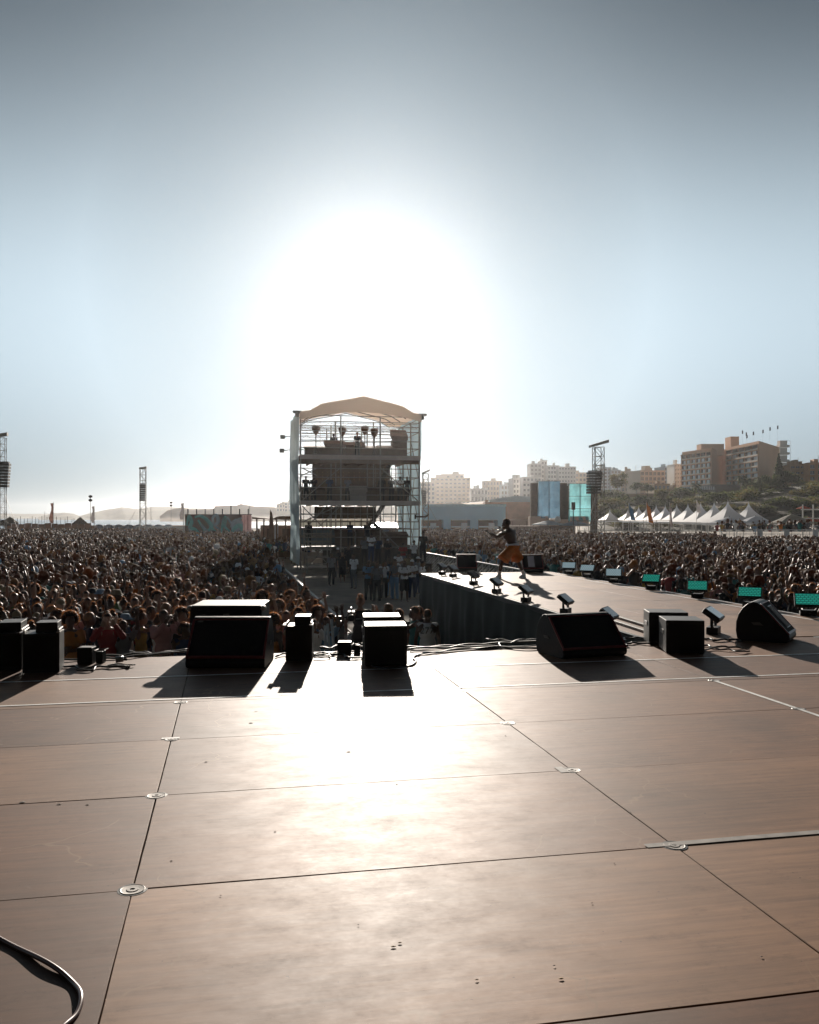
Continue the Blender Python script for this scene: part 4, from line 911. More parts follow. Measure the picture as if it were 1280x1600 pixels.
# stairs on the right
def stair(p, q, wd, n):
    g = MB(); p = Vector(p); q = Vector(q)
    for sy in (0, wd): g.tube(p + Vector((0, sy, 0)), q + Vector((0, sy, 0)), .09, n=5); g.tube(p + Vector((0, sy, .9)), q + Vector((0, sy, .9)), .02, n=5)
    for i in range(n):
        c = p + (q - p) * ((i + .5) / n); g.box((c.x, c.y + wd / 2, c.z), (.30, wd, .07))
    return g.build('stairs', m_dark, tower)
stair((5.3, 4.2, 2.75), (6.6, 4.2, 4.6), .9, 8); stair((7.4, 5.4, 1.5), (5.9, 5.4, 3.2), .9, 8); stair((5.6, 4.3, 4.7), (7.0, 4.3, 7.5), .9, 12)
# equipment that stands on the floors of the tower
m_tdesk = mat('brown_case', (.10, .06, .04), .7, var=.3)
def desk(label, x, y, z, w_, h, d=.7, m=m_tdesk, name='mixing_desk', cat='mixing desk'):
    t = thing(name, label, cat, S(4.8, 60) + Matrix.Rotation(PSI, 3, 'Z') @ Vector((x, y, z)), PSI)
    g = MB(); g.prism([(-d / 2, h * .75), (d / 2, h), (d / 2, h * .8), (-d / 2, h * .6)], -w_ / 2, w_ / 2); g.build('console', m, t)
    g = MB(); g.b2(-w_ / 2 + .05, w_ / 2 - .05, -d / 2 + .1, d / 2 - .05, 0.0, h * .62); g.build('case', m, t); return t
Z1, Z2, Z3 = 1.55, 4.685, 7.805
for k, (x, y, w_, h) in enumerate([(1.2, 2.0, 1.6, .8), (2.6, 2.4, 1.5, 1.25), (4.0, 2.2, 1.4, 1.15), (5.2, 2.5, 1.1, .9), (6.4, 2.4, 1.5, .95)]):
    desk(['leftmost low', 'second', 'middle', 'fourth', 'rightmost low'][k] + ' dark equipment case on the top floor of the sound tower', x, y, Z3, w_, h, .9, name='equipment_case', cat='equipment case')
desk('tall dark cabinet at the right of the tower top floor', 7.25, 2.5, Z3, 1.15, 2.1, .9, name='equipment_cabinet', cat='cabinet')
for k, (x, y, w_, h) in enumerate([(1.0, 2.2, 1.8, 1.0), (2.9, 2.0, 1.7, 1.1), (5.0, 2.0, 1.8, 1.05), (7.0, 2.2, 1.9, 1.05)]):
    desk(['leftmost', 'second', 'third', 'rightmost'][k] + ' long control desk on the middle floor of the sound tower', x, y, Z2, w_, h)
t = desk('pale monitor panel on the middle floor of the sound tower', 4.1, 1.2, Z2, 1.25, 1.1, .3, mat('pale_panel', (.34, .30, .26), .7), 'monitor_panel', 'panel')
for k, (x, y, w_, h) in enumerate([(3.2, 1.6, 1.4, 1.2), (4.9, 1.4, 1.9, 1.25), (6.8, 1.6, 1.8, 1.0)]):
    desk(['left', 'centre', 'right'][k] + ' dark mixing desk on the lowest floor of the sound tower', x, y, Z1, w_, h)
for k, (x, z) in enumerate([(1.15, 1.55), (3.0, 1.5), (5.25, 1.45), (4.85, 1.8)]):
    t = thing('follow_spot', ['leftmost', 'second', 'rightmost', 'higher third'][k] + ' heart shaped followspot head on the tower top floor', 'spotlight', S(4.8, 60, Z3) + Matrix.Rotation(PSI, 3, 'Z') @ Vector((x, 1.2 if k < 3 else 3.0, 0)), PSI, 'followspots on the sound tower')
    g = MB(); g.tube((0, 0, 0), (0, 0, z), .035, n=6)
    for a in (0, 2.1, 4.2): g.tube((0, 0, z * .45), (.35 * math.cos(a), .35 * math.sin(a), 0), .02, n=5)
    g.build('stand', m_dark, t); g = MB(); g.lathe([(.05, -.1), (.12, 0), (.28, .28), (.28, .5), (.15, .56)], (0, 0, z), 12); g.build('lamp_head', mat('brown_metal', (.12, .06, .035), .6), t); g = MB(); g.box((0, 0, z + .05), (.36, .12, .06)); g.build('yoke', m_dark, t)
for k, (x, y, z) in enumerate([(-.7, 8.6, 9.75), (-.75, 8.6, 8.7)]):
    t = thing('work_light', ['upper', 'lower'][k] + ' small lamp on the outer left side of the sound tower', 'lamp', S(4.8, 60) + Matrix.Rotation(PSI, 3, 'Z') @ Vector((x, y, z)), PSI); g = MB(); g.box((0, 0, 0), (.35, .3, .3)); g.build('housing', m_steel, t, bevel=.03); g = MB(); g.tube((.1, 0, 0), (.75, 0, .1), .03); g.build('arm', m_steel, t)
t = thing('arm_bracket', 'black curved arm sticking out of the right tower side', 'bracket', W(656, 807.5, 60.5)); g = MB(); g.path([(-.3, 0, .0), (.3, 0, 0), (.5, 0, .06), (.62, 0, .18)], [.05, .07, .07, .03], 6); g.build('arm', m_dark, t); g = MB(); g.box((-.3, 0, 0), (.12, .2, .3)); g.build('clamp', m_dark, t)
# low scaffold stub left of the tower
t = thing('scaffold_platform', 'low scaffold stub with railings at the left foot of the tower', 'scaffold', S(4.9, 56.2), PSI); g = MB()
for x in (0, 1.5):
    for y in (0, 2): g.tube((x, y, 0), (x, y, 2.6), .03, n=6)
g.build('standard', m_steel, t)
for z in (.5, 1.0, 1.5, 2.0, 2.5):
    
    for yy in (0, 2): g = MB(); g.tube((-.1, yy, z), (1.6, yy, z), .03, n=5); g.build('rail', m_steel, t)
g = MB(); g.b2(-.1, 1.6, 0, 2, .35, .43); g.build('deck', m_fascia, t)
g = MB(); g.tube((0, 0, .4), (1.5, 0, 2), .022, n=5); g.tube((1.5, 0, .4), (0, 0, 2), .022, n=5); g.build('brace', m_steel, t)

# ---------------------------------------------------------------- delay towers with hanging speakers
m_array = mat('line_array_black', (.022, .02, .018), .6, var=.2)
def delay(label, x, ytop, Y, wd, rz=0.0, arr=None, beam=None, m=m_steel):
    top = W(x, ytop, Y).z; t = thing('speaker_mast', label, 'mast', Vector((W(x, 0, Y).x, Y, 0)), rz); h = wd / 2
    g = MB()
    for a in (-h, h):
        for b in (-h, h): g.tube((a, b, 0), (a, b, top), wd * .045, n=5)
    g.build('leg', m, t)
    g = MB(); n = int(top / wd)
    for i in range(n):
        z0 = top * i / n; z1 = top * (i + 1) / n; s_ = 1 if i % 2 else -1
        for b in (-h, h): g.tube((-h * s_, b, z0), (h * s_, b, z1), wd * .028, n=4); g.tube((-h, b, z1), (h, b, z1), wd * .03, n=4)
        for a in (-h, h): g.tube((a, -h * s_, z0), (a, h * s_, z1), wd * .028, n=4)
    g.build('lattice', m, t)
    if beam:
        g = MB(); g.prism([(beam[0], -.15 + beam[2]), (beam[0], .15 + beam[2]), (beam[1], .35 + beam[3]), (beam[1], .0 + beam[3])], -h * .8, h * .8, 'Y'); g.build('head_beam', m, t, loc=(0, 0, top))
    g = MB()
    for s_ in (-1, 1): g.tube((s_ * h, -h, top * .5), (s_ * 3.2, -3, 0), .02, n=4)
    g.build('stay', m, t)
    if arr:
        xa, xb, ya, yb, lab = arr; a = W(xa, ya, Y); b = W(xb, yb, Y); n = 8; H = a.z - b.z; wx = b.x - a.x
        q = thing('line_array', lab, 'speaker', Vector(((a.x + b.x) / 2, Y - wd, b.z)), rz)
        for i in range(n):
            z = H * (n - 1 - i) / n; f = i / n; g = MB(); g.prism([(-.4 + .25 * f * f, z), (.4 + .1 * f * f, z + .03), (.4 + .1 * f * f, z + H / n - .05), (-.4 + .22 * f * f, z + H / n - .03)], -wx / 2, wx / 2 - wx * .12 * f); g.build('cabinet', m_array, q)
        g = MB(); g.box((0, 0, H + .08), (wx * .9, .5, .12)); g.tube((0, 0, H + .1), (0, 0, min(top, 40) - b.z), .03, n=5); g.tube((-.2, 0, H + .1), (.2, wd * .5, H + 1.2), .02, n=4); g.build('frame', m_dark, q)
    return t
delay('tall lattice mast with slanted head beam right of the teal scrims', 935, 699, 103, 1.05, R(8), (915, 937, 738, 772, 'wide black speaker array hanging from the mast beside the teal scrims'), (-1.0, 1.15, .1, .55))
delay('tall lattice mast cut off by the left edge of the photo', 4, 684, 91, .62, R(8), (-10, 19.5, 724, 762, 'big black speaker array hanging at the left edge of the photo'), (-1.2, .5, .1, .2))
delay('thin lattice mast rising from the left crowd', 223.5, 733, 150, .95, R(8), (221.5, 230.5, 757, 783, 'small brown speaker array on the thin mast in the left crowd'), (-.6, .6, .1, .1))
delay('faint lattice mast just right of the sound tower', 665, 740, 150, .95, R(5), (657, 666, 767, 790, 'faint brown speaker array just right of the sound tower'), (-.6, .7, .0, .4))

# ---------------------------------------------------------------- left background
m_hoard = mat('orange_brown_hoarding', (.34, .17, .10), .85, var=.25, scale=.5)
g = MB(); a = W(8, 817.5, 150)
for i in range(13):
    wv = 1.13; g.b2(i * wv, i * wv + wv * .93, 0, .1, -2.45, 0 - (i % 3) * .08)
g.b2(0, 15, .101, .2, -.9, -.7); tag(g.build('hoarding', m_hoard, None, a), 'orange brown panel hoarding behind the left crowd', 'fence')
g = MB()
for i in range(8): g.b2(i * 1.6, i * 1.6 + 1.5, 0, 1.4, -2.5, -.1)
tag(g.build('container_row', mat('dull_brown', (.2, .13, .09), .8), None, W(85, 820, 158)), 'dull brown site cabins right of the orange hoarding', 'cabin')
g = MB()
for i in range(8):
    g.lathe([(.9, -2.5), (.9, -.5), (.75, -.1), (.4, .15), (.02, .22)], (i * 1.7, 0, 0), 10)
tag(g.build('dome_tents', mat('blue_grey_plastic', (.22, .26, .30), .7), None, W(155, 821, 152), smooth=False), 'row of blue grey rounded cabins under the distant sea', 'cabins')
g = MB(); q = W(200, 822, 148)
g.b2(0, 8.5, 0, .3, -2.4, 0); g.b2(0, 8.5, -.05, .35, .003, .12); tag(g.build('low_wall', m_white, None, W(212, 824, 148)), 'low white wall left of the graffiti wall', 'wall')
g = MB(); g.b2(0, 12, 0, 3, -2.4, 0)
for i in range(6): g.b2(i * 2, i * 2 + 1.6, -.1, -.002, -2, -.5)
tag(g.build('site_hut', mat('sand_brown', (.33, .2, .12), .8, var=.2), None, W(196, 821, 165)), 'sand brown hut row behind the thin left mast', 'hut')
def pole(label, x, y, Y, r=.05, flag=None, lamps=False, h=None, name='lamp_post', cat='pole', group=None):
    p = W(x, y, Y); t = thing(name, label, cat, (p.x, Y, 0), 0, group); g = MB(); g.tube((0, 0, 0), (0, 0, p.z), r, r * .8, 6); g.build('pole', m_steel, t)
    if lamps:
        for k in (0, 1):
            g = MB(); g.lathe([(.1, 0), (.28, .12), (.3, .3), (.05, .42)], (0, 0, p.z - .55 * k), 8); g.build('lamp_head', m_dark, t)
    if flag:
        w_, hh, mm = flag; g = MB(); n = 6
        for j in range(n + 1):
            z = p.z - .1 - hh * j / n; ww = w_ * (1 - .25 * math.sin(j)); g.v += [(.03, .02 * math.sin(j), z), (.03 + ww, .15 * math.sin(j * 1.3), z - .05)]
        g.f = [[2 * j, 2 * j + 1, 2 * j + 3, 2 * j + 2] for j in range(n)]; g.m = [0] * n; o = g.build('flag', mm, t); md = o.modifiers.new('thick', 'SOLIDIFY'); md.thickness = .02
    return t
m_fw = mat('white_flag', (.65, .62, .62), .8, trans=.3); m_fr = mat('striped_flag', (.5, .33, .28), .8, var=.5, scale=1.5, trans=.3); m_fb = mat('blue_flag', (.16, .27, .38), .8, trans=.3, var=.3); m_fo = mat('orange_flag', (.42, .2, .05), .8, trans=.4, var=.3)
pole('pole with white and red striped flag over the orange hoarding', 83.5, 785, 140, .05, (-.5, 3.2, m_fr), name='flagpole')
pole('black double headed lamp pole over the left crowd', 141.5, 778, 130, .04, lamps=True, name='lamp_post')
pole('pole with pale flag right of the double headed lamp', 147.5, 790, 140, .05, (-.45, 2.6, m_fw), name='flagpole')
pole('small double headed lamp far behind the thin mast', 267.5, 787, 170, .035, lamps=True, name='lamp_post')
pole('pole with white flag at the left end of the graffiti wall', 287, 785, 130, .05, (-.5, 2.4, m_fw), name='flagpole')
pole('tall thin mast pole above the timber shelter', 390, 766, 260, .06, name='mast')
pole('bare thin pole right of the thin lattice mast', 236, 785, 170, .04, name='pole'); pole('bare short pole at the left of the hoarding', 47, 807, 150, .03, name='pole'); pole('bare pole in the middle of the hoarding', 70, 799, 148, .04, name='pole')
random.seed(31)
pp = None
for k in range(20):
    x = 22 + k * 5.6 + random.uniform(-1.5, 1.5)
    p = W(x, 806 + random.uniform(0, 5), 155); o = None
    if pp is None:
        g = MB(); g.tube((0, 0, -3), (0, 0, 0), .04, n=5); pp = tag(g.build('fence_post', m_dark, None, p), 'thin fence post behind the orange hoarding', 'post', 'fence posts before the sea')
    else:
        o = pp.copy(); COL.objects.link(o); o.location = p
def parasol(label, x, ytop, Y, r, hh, m, base=0, name='beach_parasol', cat='parasol', group=None, open_=True):
    p = W(x, ytop, Y); t = thing(name, label, cat, (p.x, Y, base), 0, group); H = p.z - base; g = MB(); n = 10
    prof = [(r, H - hh - .12), (r, H - hh), (r * .62, H - hh * .62), (r * .3, H - hh * .25), (.04, H)]
    g.lathe(prof, n=n); g.build('canopy', m, t); g = MB(); g.tube((0, 0, 0), (0, 0, H + .1), .04, n=6); g.build('pole', m_steel, t); return t
m_thatch = mat('thatch', (.12, .09, .06), .95, var=.4, scale=4, bump=.5)
parasol('brown thatched beach parasol near the left edge', 15.5, 807.5, 160, 1.6, 1.1, m_thatch); parasol('brown thatched beach parasol left of the double headed lamp', 125.5, 808, 160, 1.5, 1.2, m_thatch)
parasol('thatched beach parasol far left in the hoarding row', 5, 812, 150, 1.4, .9, m_thatch)
# graffiti wall
t = thing('graffiti_wall', 'dark panel wall painted with swirling teal graffiti', 'wall', W(289, 803.5, 108)); wd = (378 - 289) / F * 108; hh = 3.98
m_wall = mat('dark_painted_wall', (.10, .06, .045), .85, var=.2, scale=1); m_t1 = mat('teal_spray_paint', (.20, .62, .58), .8, var=.2, scale=2); m_t2 = mat('pale_blue_spray_paint', (.48, .62, .66), .8, var=.2, scale=2); m_t3 = mat('deep_blue_spray_paint', (.07, .14, .19), .8, var=.3, scale=2)
g = MB(); g.b2(0, wd, 0, .2, -3.98, 0); g.build('panel', m_wall, t)
def stroke(pts, ws, m, dep):
    g = MB(); P = smoothpath([Vector((p[0] / 86 * wd, -dep, -p[1] / 34 * hh)) for p in pts], 6); k = len(P)
    for i, p in enumerate(P):
        d = (P[min(i + 1, k - 1)] - P[max(i - 1, 0)]).normalized(); nn = Vector((-d.z, 0, d.x)); f = i / (k - 1); ww = 1.35 * ws * math.sin(math.pi * min(max(f, .08), .92)) ** .5 / 2 * wd / 86
        g.v += [tuple(p + nn * ww), tuple(p - nn * ww)]
    g.f = [[2 * i, 2 * i + 1, 2 * i + 3, 2 * i + 2] for i in range(k - 1)]; g.m = [0] * len(g.f); return g.build('painted_stroke', m, t)
stroke([(14, 26), (30, 22), (44, 24), (50, 30)], 12, m_t3, .012); stroke([(52, 20), (62, 26), (72, 30)], 10, m_t3, .012); stroke([(70, 10), (78, 12), (85, 16)], 16, m_t2, .014)
stroke([(3, 12), (6, 2), (10, 8), (8, 14), (16, 16), (24, 22)], 4.5, m_t1, .02); stroke([(6, 15), (14, 22), (24, 27)], 3, m_t2, .022); stroke([(15, 3), (24, 2), (34, 6), (40, 13), (34, 18), (26, 12), (20, 6)], 4.5, m_t1, .02)
stroke([(24, 10), (32, 17), (38, 24)], 3, m_t2, .024); stroke([(44, 12), (42, 4), (48, 1), (50, 8), (46, 12), (54, 16)], 3.6, m_t2, .02); stroke([(42, 14), (48, 22), (52, 30)], 3.6, m_t1, .022); stroke([(55, 20), (58, 8), (62, 3), (60, 12), (68, 18)], 4, m_t1, .02)
stroke([(54, 24), (64, 22), (74, 26), (84, 33)], 4.5, m_t1, .022); stroke([(64, 3), (72, 10), (80, 6), (86, 4)], 3.5, m_t2, .026); stroke([(70, 20), (76, 14), (84, 12), (86, 20)], 5, m_t1, .02); stroke([(30, 30), (40, 26), (46, 32)], 4, m_t2, .024)
for k in range(8):
    g = MB(); x = wd * (k + .3) / 6.6; g.b2(x - .06, x + .06, .203, .32, -3.98, .65 if k != 5 else 1.1); g.build('post', m_dark, t)
t = thing('curtain_panel', 'dull pink curtain panel right of the graffiti wall', 'curtain', W(378.5, 804, 108)); g = MB(); n = 24
for i in range(n + 1): x = 1.14 * i / n; y = .05 * math.sin(i * 1.6); g.v += [(x, y, 0), (x, y * 1.3, -3.98)]
g.f = [[2 * i, 2 * i + 2, 2 * i + 3, 2 * i + 1] for i in range(n)]; g.m = [0] * n; g.build('curtain', mat('dull_pink_cloth', (.26, .17, .17), .85, var=.2, scale=2, trans=.3), t); g = MB(); g.tube((0, 0, .02), (1.2, 0, .02), .04); g.build('rail', m_dark, t)
# timber shelter
m_tim = mat('shelter_timber', (.15, .085, .05), .85, var=.25, scale=2); m_peach = mat('peach_wall', (.42, .25, .17), .85, var=.2, scale=.6)
YS_ = 76; t = thing('timber_shelter', 'timber beach shelter with flat roof left of the sound tower', 'shelter', W(394, 808.5, YS_)); WX = lambda x: (x - 394) / F * YS_
g = MB(); g.prism([(0, .05), (WX(425), -.12), (WX(437), .12), (WX(458), .1), (WX(458), -.2), (0, -.12)], 0, 4, 'Y'); g.build('roof', m_tim, t)
for x in (401, 412, 432, 446, 456):
    g = MB(); xx = WX(x); g.b2(xx - .06, xx + .06, .1, .22, -3.6, -.08 if x != 425 else 0); g.build('post', m_tim, t)
g = MB(); g.b2(WX(396), WX(456), 3.6, 3.7, -3.6, -.7); g.build('wall', m_peach, t)
for x0, x1, mm, nm in ((407, 417, m_brown, 'doorway'), (432, 454, m_brown, 'doorway')): g = MB(); g.b2(WX(x0), WX(x1), 3.5, 3.58, -3.6, -1.0); g.build(nm, mm, t)
for x0, x1 in ((421, 424), (426, 432)): g = MB(); g.b2(WX(x0), WX(x1), 1.0, 1.05, -3, -.6); g.build('hanging_cloth', m_curt, t)
g = MB(); g.b2(WX(436), WX(457), -.3, .0, -3.4, -2.3); g.b2(WX(435), WX(458), -.4, .1, -2.297, -2.2); g.build('counter', m_tim, t)
t = thing('wooden_plank', 'tall pointed brown plank standing before the shelter', 'plank', W(424.5, 850, 74)); g = MB(); g.prism([(-.16, -1.2), (.16, -1.2), (.18, 1.6), (.05, 2.6), (-.1, 2.9), (-.2, 1.8)], 0, .08, 'Y'); g.build('board', m_tim, t); g = MB(); g.tube((.0, .3, -1.2), (.0, .09, 1), .04); g.build('prop', m_tim, t)

# ---------------------------------------------------------------- right background
t = thing('event_hall', 'long blue grey hall with three square openings right of the tower', 'building', W(655, 826, 165)); WX = lambda x: (x - 655) / F * 165; WZ = lambda y: (826 - y) / F * 165
m_hall = mat('blue_grey_cladding', (.42, .68, .84), .8, var=.06, scale=.4); g = MB(); H = WZ(791.5)
xs_ = [(-2, WX(656)), (WX(693), WX(704.5)), (WX(735), WX(747.5)), (WX(778), WX(790))]
for a, b in xs_: g.b2(a, b, 0, 9, -2.2, WZ(812))
g.b2(-2, WX(790), 0, 9, WZ(812) + .003, H); g.build('wall', m_hall, t); g = MB(); g.b2(-2.1, WX(790) + .1, -.15, 9.1, H + .003, H + .42); g.build('roof_edge', mat('pale_cyan_trim', (.50, .75, .85), .6), t)
g = MB(); g.b2(-1, WX(789), 8.6, 8.8, -2, WZ(812)); g.build('rear_wall', m_peach, t)
for a in (657, 705.5, 748.5):
    g = MB(); x0, x1 = WX(a), WX(a + 29)
    g.b2(x0, x1, .1, .2, WZ(813), WZ(812) - .01); g.b2(x0, x1, .2, .28, 0.2, .5); g.b2(x1 - 1.6, x1 - .5, .4, 1.0, -1, WZ(817)); g.build('doorway_frame', m_curt, t)
g = MB()
for i in range(4): g.b2(i * 3.4, i * 3.4 + 3.1, 0, 2.5, 0, 1.2 + .5 * (i % 2))
tag(g.build('cream_container', mat('cream_panels', (.55, .42, .34), .8, var=.1), None, W(797, 815, 150) - Vector((0, 0, .8))), 'cream low containers between hall and blue scrim', 'container')
g = MB(); g.b2(0, 11, 0, 4, -4, 0); 
for i in range(10): g.b2(i * 1.1, i * 1.1 + .06, -.08, -.002, -4, .8 if i % 2 else .3)
tag(g.build('brown_fence', mat('brown_mesh_fence', (.22, .13, .085), .85, var=.3, scale=1.2), None, W(790, 822, 140)), 'brown mesh covered fence behind the centre crowd', 'fence')
g = MB(); g.b2(0, 17, 0, 6, -6, 0)
for i in range(14): g.b2(i * 1.2, i * 1.2 + .9, -.12, -.003, -.8, .5)
tag(g.build('earth_bank_wall', m_hoard, None, W(758, 784, 250)), 'brown bank wall above the hall right end', 'wall')
g = MB(); g.prism([(0, 0), (12, 0), (12, 1.3), (7, 1.6), (3, 1.1), (0, .6)], 0, 4, 'Y'); tag(g.build('canopy_roof', mat('pale_blue_awning', (.5, .58, .62), .7), None, W(766, 784, 240)), 'pale blue awning roofs above the brown bank wall', 'awning')
g = MB(); g.prism([(0, 0), (7, 0), (6, .5), (1, .9)], 0, 3, 'Y'); tag(g.build('canopy_roof', m_white, None, W(692, 790, 240)), 'white flat awning above the blue hall roof', 'awning')
def scrim_frame(label, x0, x1, y0, y1, Y, m, ret=0, gridded=False):
    a = W(x0, y0, Y); b = W(x1, y1, Y); w_ = b.x - a.x; h = a.z; t = thing('scrim_scaffold', label, 'scaffold', (a.x, Y, 0), R(0)); zb = max(b.z, .5)
    g = MB(); n, k = 10, 12
    for j in range(k + 1):
        for i in range(n + 1): g.v.append((w_ * i / n + .25 * (j / k - .5) * (1 if i == 0 else 0), .05 * math.sin(i * 1.9 + j), zb + (h - zb) * j / k))
    g.f = [[j * (n + 1) + i, j * (n + 1) + i + 1, (j + 1) * (n + 1) + i + 1, (j + 1) * (n + 1) + i] for j in range(k) for i in range(n)]; g.m = [0] * len(g.f); g.build('scrim', m, t)
    g = MB()
    for x in (0, w_ / 2, w_):
        for y in (.2, 1.8): g.tube((x, y, 0), (x, y, h + .2), .06, n=5)
    g.build('standard', m_steel, t)
    for z in np.linspace(.8, h, 5):
        g = MB(); g.tube((-.1, -.12 if gridded else .2, z), (w_ + .1, -.12 if gridded else .2, z), .04, n=5); g.tube((0, 1.8, z), (w_, 1.8, z), .04, n=5); g.build('ledger', m_steel if not gridded else m_dark, t)
    for s_ in (0, 1):
        g = MB(); xx = (-ret if s_ == 0 else w_ + .02); g.b2(xx, xx + ret - .02, .1, .9, .2, h - .3); g.build('side_cladding', m_brown, t)
    return t
m_bs = mat('printed_blue_scrim', (.13, .25, .36), .7, var=.35, scale=.55, trans=.3); m_ts = mat('light_teal_scrim', (.20, .48, .52), .7, var=.4, scale=.5, trans=.45)
scrim_frame('tall blue printed scrim on scaffold right of the hall', 840.5, 875, 752, 810, 150, m_bs, 1.2); scrim_frame('lighter teal scrim with cross bars left of the lattice mast', 889, 923.5, 756, 815, 150, m_ts, 1.15, True)
# white pagoda tents
m_tent = mat('white_tent_pvc', (.78, .80, .84), .5, var=.03, trans=.35)
def pagoda(x, y, Y, w_, label, eave=2.75, grp='white pagoda tents below the hotel'):
    p = W(x, y, Y); t = thing('pagoda_tent', label, 'tent', (p.x, Y, 0), PSI, grp); H = p.z; h = w_ / 2; g = MB(); n = 9
    rings = []
    for i in range(n):
        f = i / (n - 1); s_ = h * (1 - f) ** 1.7 + .03; z = eave + (H - eave) * f; rings.append([(s_ * a, s_ * b, z) for a, b in ((-1, -1), (0, -1), (1, -1), (1, 0), (1, 1), (0, 1), (-1, 1), (-1, 0))])
    rings = [[(h * a, h * b, eave - .35) for a, b in ((-1, -1), (0, -1), (1, -1), (1, 0), (1, 1), (0, 1), (-1, 1), (-1, 0))]] + rings
    for r_ in rings: g.v += r_
    for k in range(len(rings) - 1):
        for i in range(8): g.f.append([k * 8 + i, k * 8 + (i + 1) % 8, (k + 1) * 8 + (i + 1) % 8, (k + 1) * 8 + i]); g.m.append(0)
    g.build('canopy', m_tent, t)
    for a in (-1, 1):
        for b in (-1, 1): g = MB(); g.tube((a * (h - .05), b * (h - .05), 0), (a * (h - .05), b * (h - .05), eave), .05, n=6); g.build('leg', m_white, t)
    g = MB(); g.tube((0, 0, H - .1), (0, 0, H + .25), .03, n=5); g.build('finial', m_white, t); return t
for k, (x, y, Y, w_, lb) in enumerate([(953, 797, 215, 4.6, 'isolated small white pagoda tent beside the lattice mast'), (981, 797, 208, 4.5, 'white pagoda tent behind the blue feather flag'), (998, 792.5, 190, 5, 'white pagoda tent right of the blue feather flag'), (1010.5, 793, 186, 5, 'white pagoda tent just left of the orange feather flag'),
    (1025.5, 791, 178, 5, 'white pagoda tent right of the orange feather flag'), (1039.5, 790.5, 172, 5, 'white pagoda tent left of the tall thin white pole flag'), (1057.5, 789.5, 165, 5, 'white pagoda tent right of the tall thin white pole flag'), (1075, 788.5, 157, 5, 'white pagoda tent left of the white banner flag'),
    (1095, 787, 149, 5, 'white pagoda tent just right of the white banner flag'), (1116, 785.5, 141, 5, 'white pagoda tent left of the biggest tent'), (1137.5, 783.5, 132, 5.6, 'biggest white pagoda tent with the highest peak'), (1170, 785.5, 140, 5, 'rightmost white pagoda tent')]):
    pagoda(x, y, Y, w_, lb)
parasol('wide flat white canopy in front of the biggest tent', 1140, 807.5, 112, 2.6, .75, m_tent, name='canopy_tent', cat='canopy'); parasol('wide flat white canopy under the rightmost tent', 1181, 806, 116, 2.8, 1.0, m_tent, name='canopy_tent', cat='canopy')
parasol('white parasol with cream underside behind the white railing', 1237.5, 803, 105, 2.5, 1.05, mat('cream_canvas', (.55, .52, .46), .8, trans=.4), name='parasol')
parasol('orange parasol near the right edge, lower of two', 1265, 808, 125, 1.8, .5, mat('orange_canvas', (.5, .09, .03), .8, trans=.4)); parasol('small red parasol on the right slope', 1256, 790.5, 190, 1.5, .5, MATS['orange_canvas'], base=2)
for k, (x, y, lb) in enumerate([(857, 813, 'low pale blue parasol in front of the blue scrim'), (899, 814, 'low pale blue parasol in front of the teal scrim')]): parasol(lb, x, y, 138, 2.6, .6, mat('pale_blue_canvas', (.42, .50, .56), .8, trans=.3))
t = thing('viewing_deck_frame', 'white steel deck frame at the right edge under the orange parasol', 'scaffold', W(1254, 826, 110)); g = MB()
for i in range(4): g.b2(i * 1.3, i * 1.3 + .12, 0, .12, -2, 3)
g.build('post', m_white, t); g = MB()
for z in (.1, 1.2, 2.3): g.b2(-.2, 4.2, -.1, -.01, z, z + .16)
g.build('beam', m_white, t)
def feather(label, x, y0, y1, Y, m, wd=.75, lean=.0):
    a = W(x, y0, Y); t = thing('feather_flag', label, 'flag', (a.x, Y, 0), R(10)); H = a.z; hb = W(x, y1, Y).z; g = MB(); g.tube((0, 0, 0), (0, 0, H), .035, .02, 6); g.build('pole', m_white, t)
    g = MB(); n = 10
    for i in range(n + 1):
        f = i / n; z = H - (H - hb) * f; x0 = .04 + lean * f * f * .5; ww = wd * (math.sin(min(1, f * 3 + .15) * 1.57)) * (1 - .25 * f); g.v += [(x0, .05 * math.sin(f * 6), z), (x0 + ww, .2 * math.sin(f * 5), z - .15 - .3 * (1 - f))]
    g.f = [[2 * i, 2 * i + 1, 2 * i + 3, 2 * i + 2] for i in range(n)]; g.m = [0] * n; o = g.build('flag', m, t); md = o.modifiers.new('thick', 'SOLIDIFY'); md.thickness = .015; return t
feather('blue feather flag in front of the left tents', 982.5, 786, 812, 110, m_fb, .7, .5); feather('orange feather flag in front of the tents', 1010, 784, 816, 110, m_fo, .7, .6)
feather('tall thin white pole flag with red lettering', 1046.5, 785, 822, 108, mat('white_red_banner', (.6, .5, .5), .8, var=.4, scale=3), .32); feather('white rectangular banner flag among the tents', 1088.5, 781, 800, 118, m_fw, .65)
# raised white terrace on the right
t = thing('viewing_terrace', 'raised white terrace with bar railing behind the right crowd', 'terrace', W(1126, 808, 84) * 1.0); t.location.z = 0; t.rotation_euler.z = R(-3); g = MB(); g.b2(0, 13, 0, 9, 1.25, 1.42); g.build('deck', m_fascia, t)
for i in range(9): g = MB(); g.b2(i * 1.6, i * 1.6 + .14, 0.01, .15, 0, 1.245); g.build('leg', m_steel, t)
g = MB(); g.b2(0, 13, -.04, 0, 1.05, 1.42); g.build('fascia', m_white, t)
for k in range(8):
    g = MB(); x0 = k * 1.6
    for z in (1.5, 1.95, 2.38): g.b2(x0, x0 + 1.56, -.05, 0, z, z + .05)
    for i in range(14): g.b2(x0 + i * .118, x0 + i * .118 + .022, -.035, -.015, 1.552, 2.378)
    g.build('railing_panel', m_pole, t)
for i, x in enumerate((3.4, 5.9, 8.6)): g = MB(); g.b2(x, x + .5, -.06 - .003, -.056, 1.0, 2.38); g.build('white_panel', m_white, t)
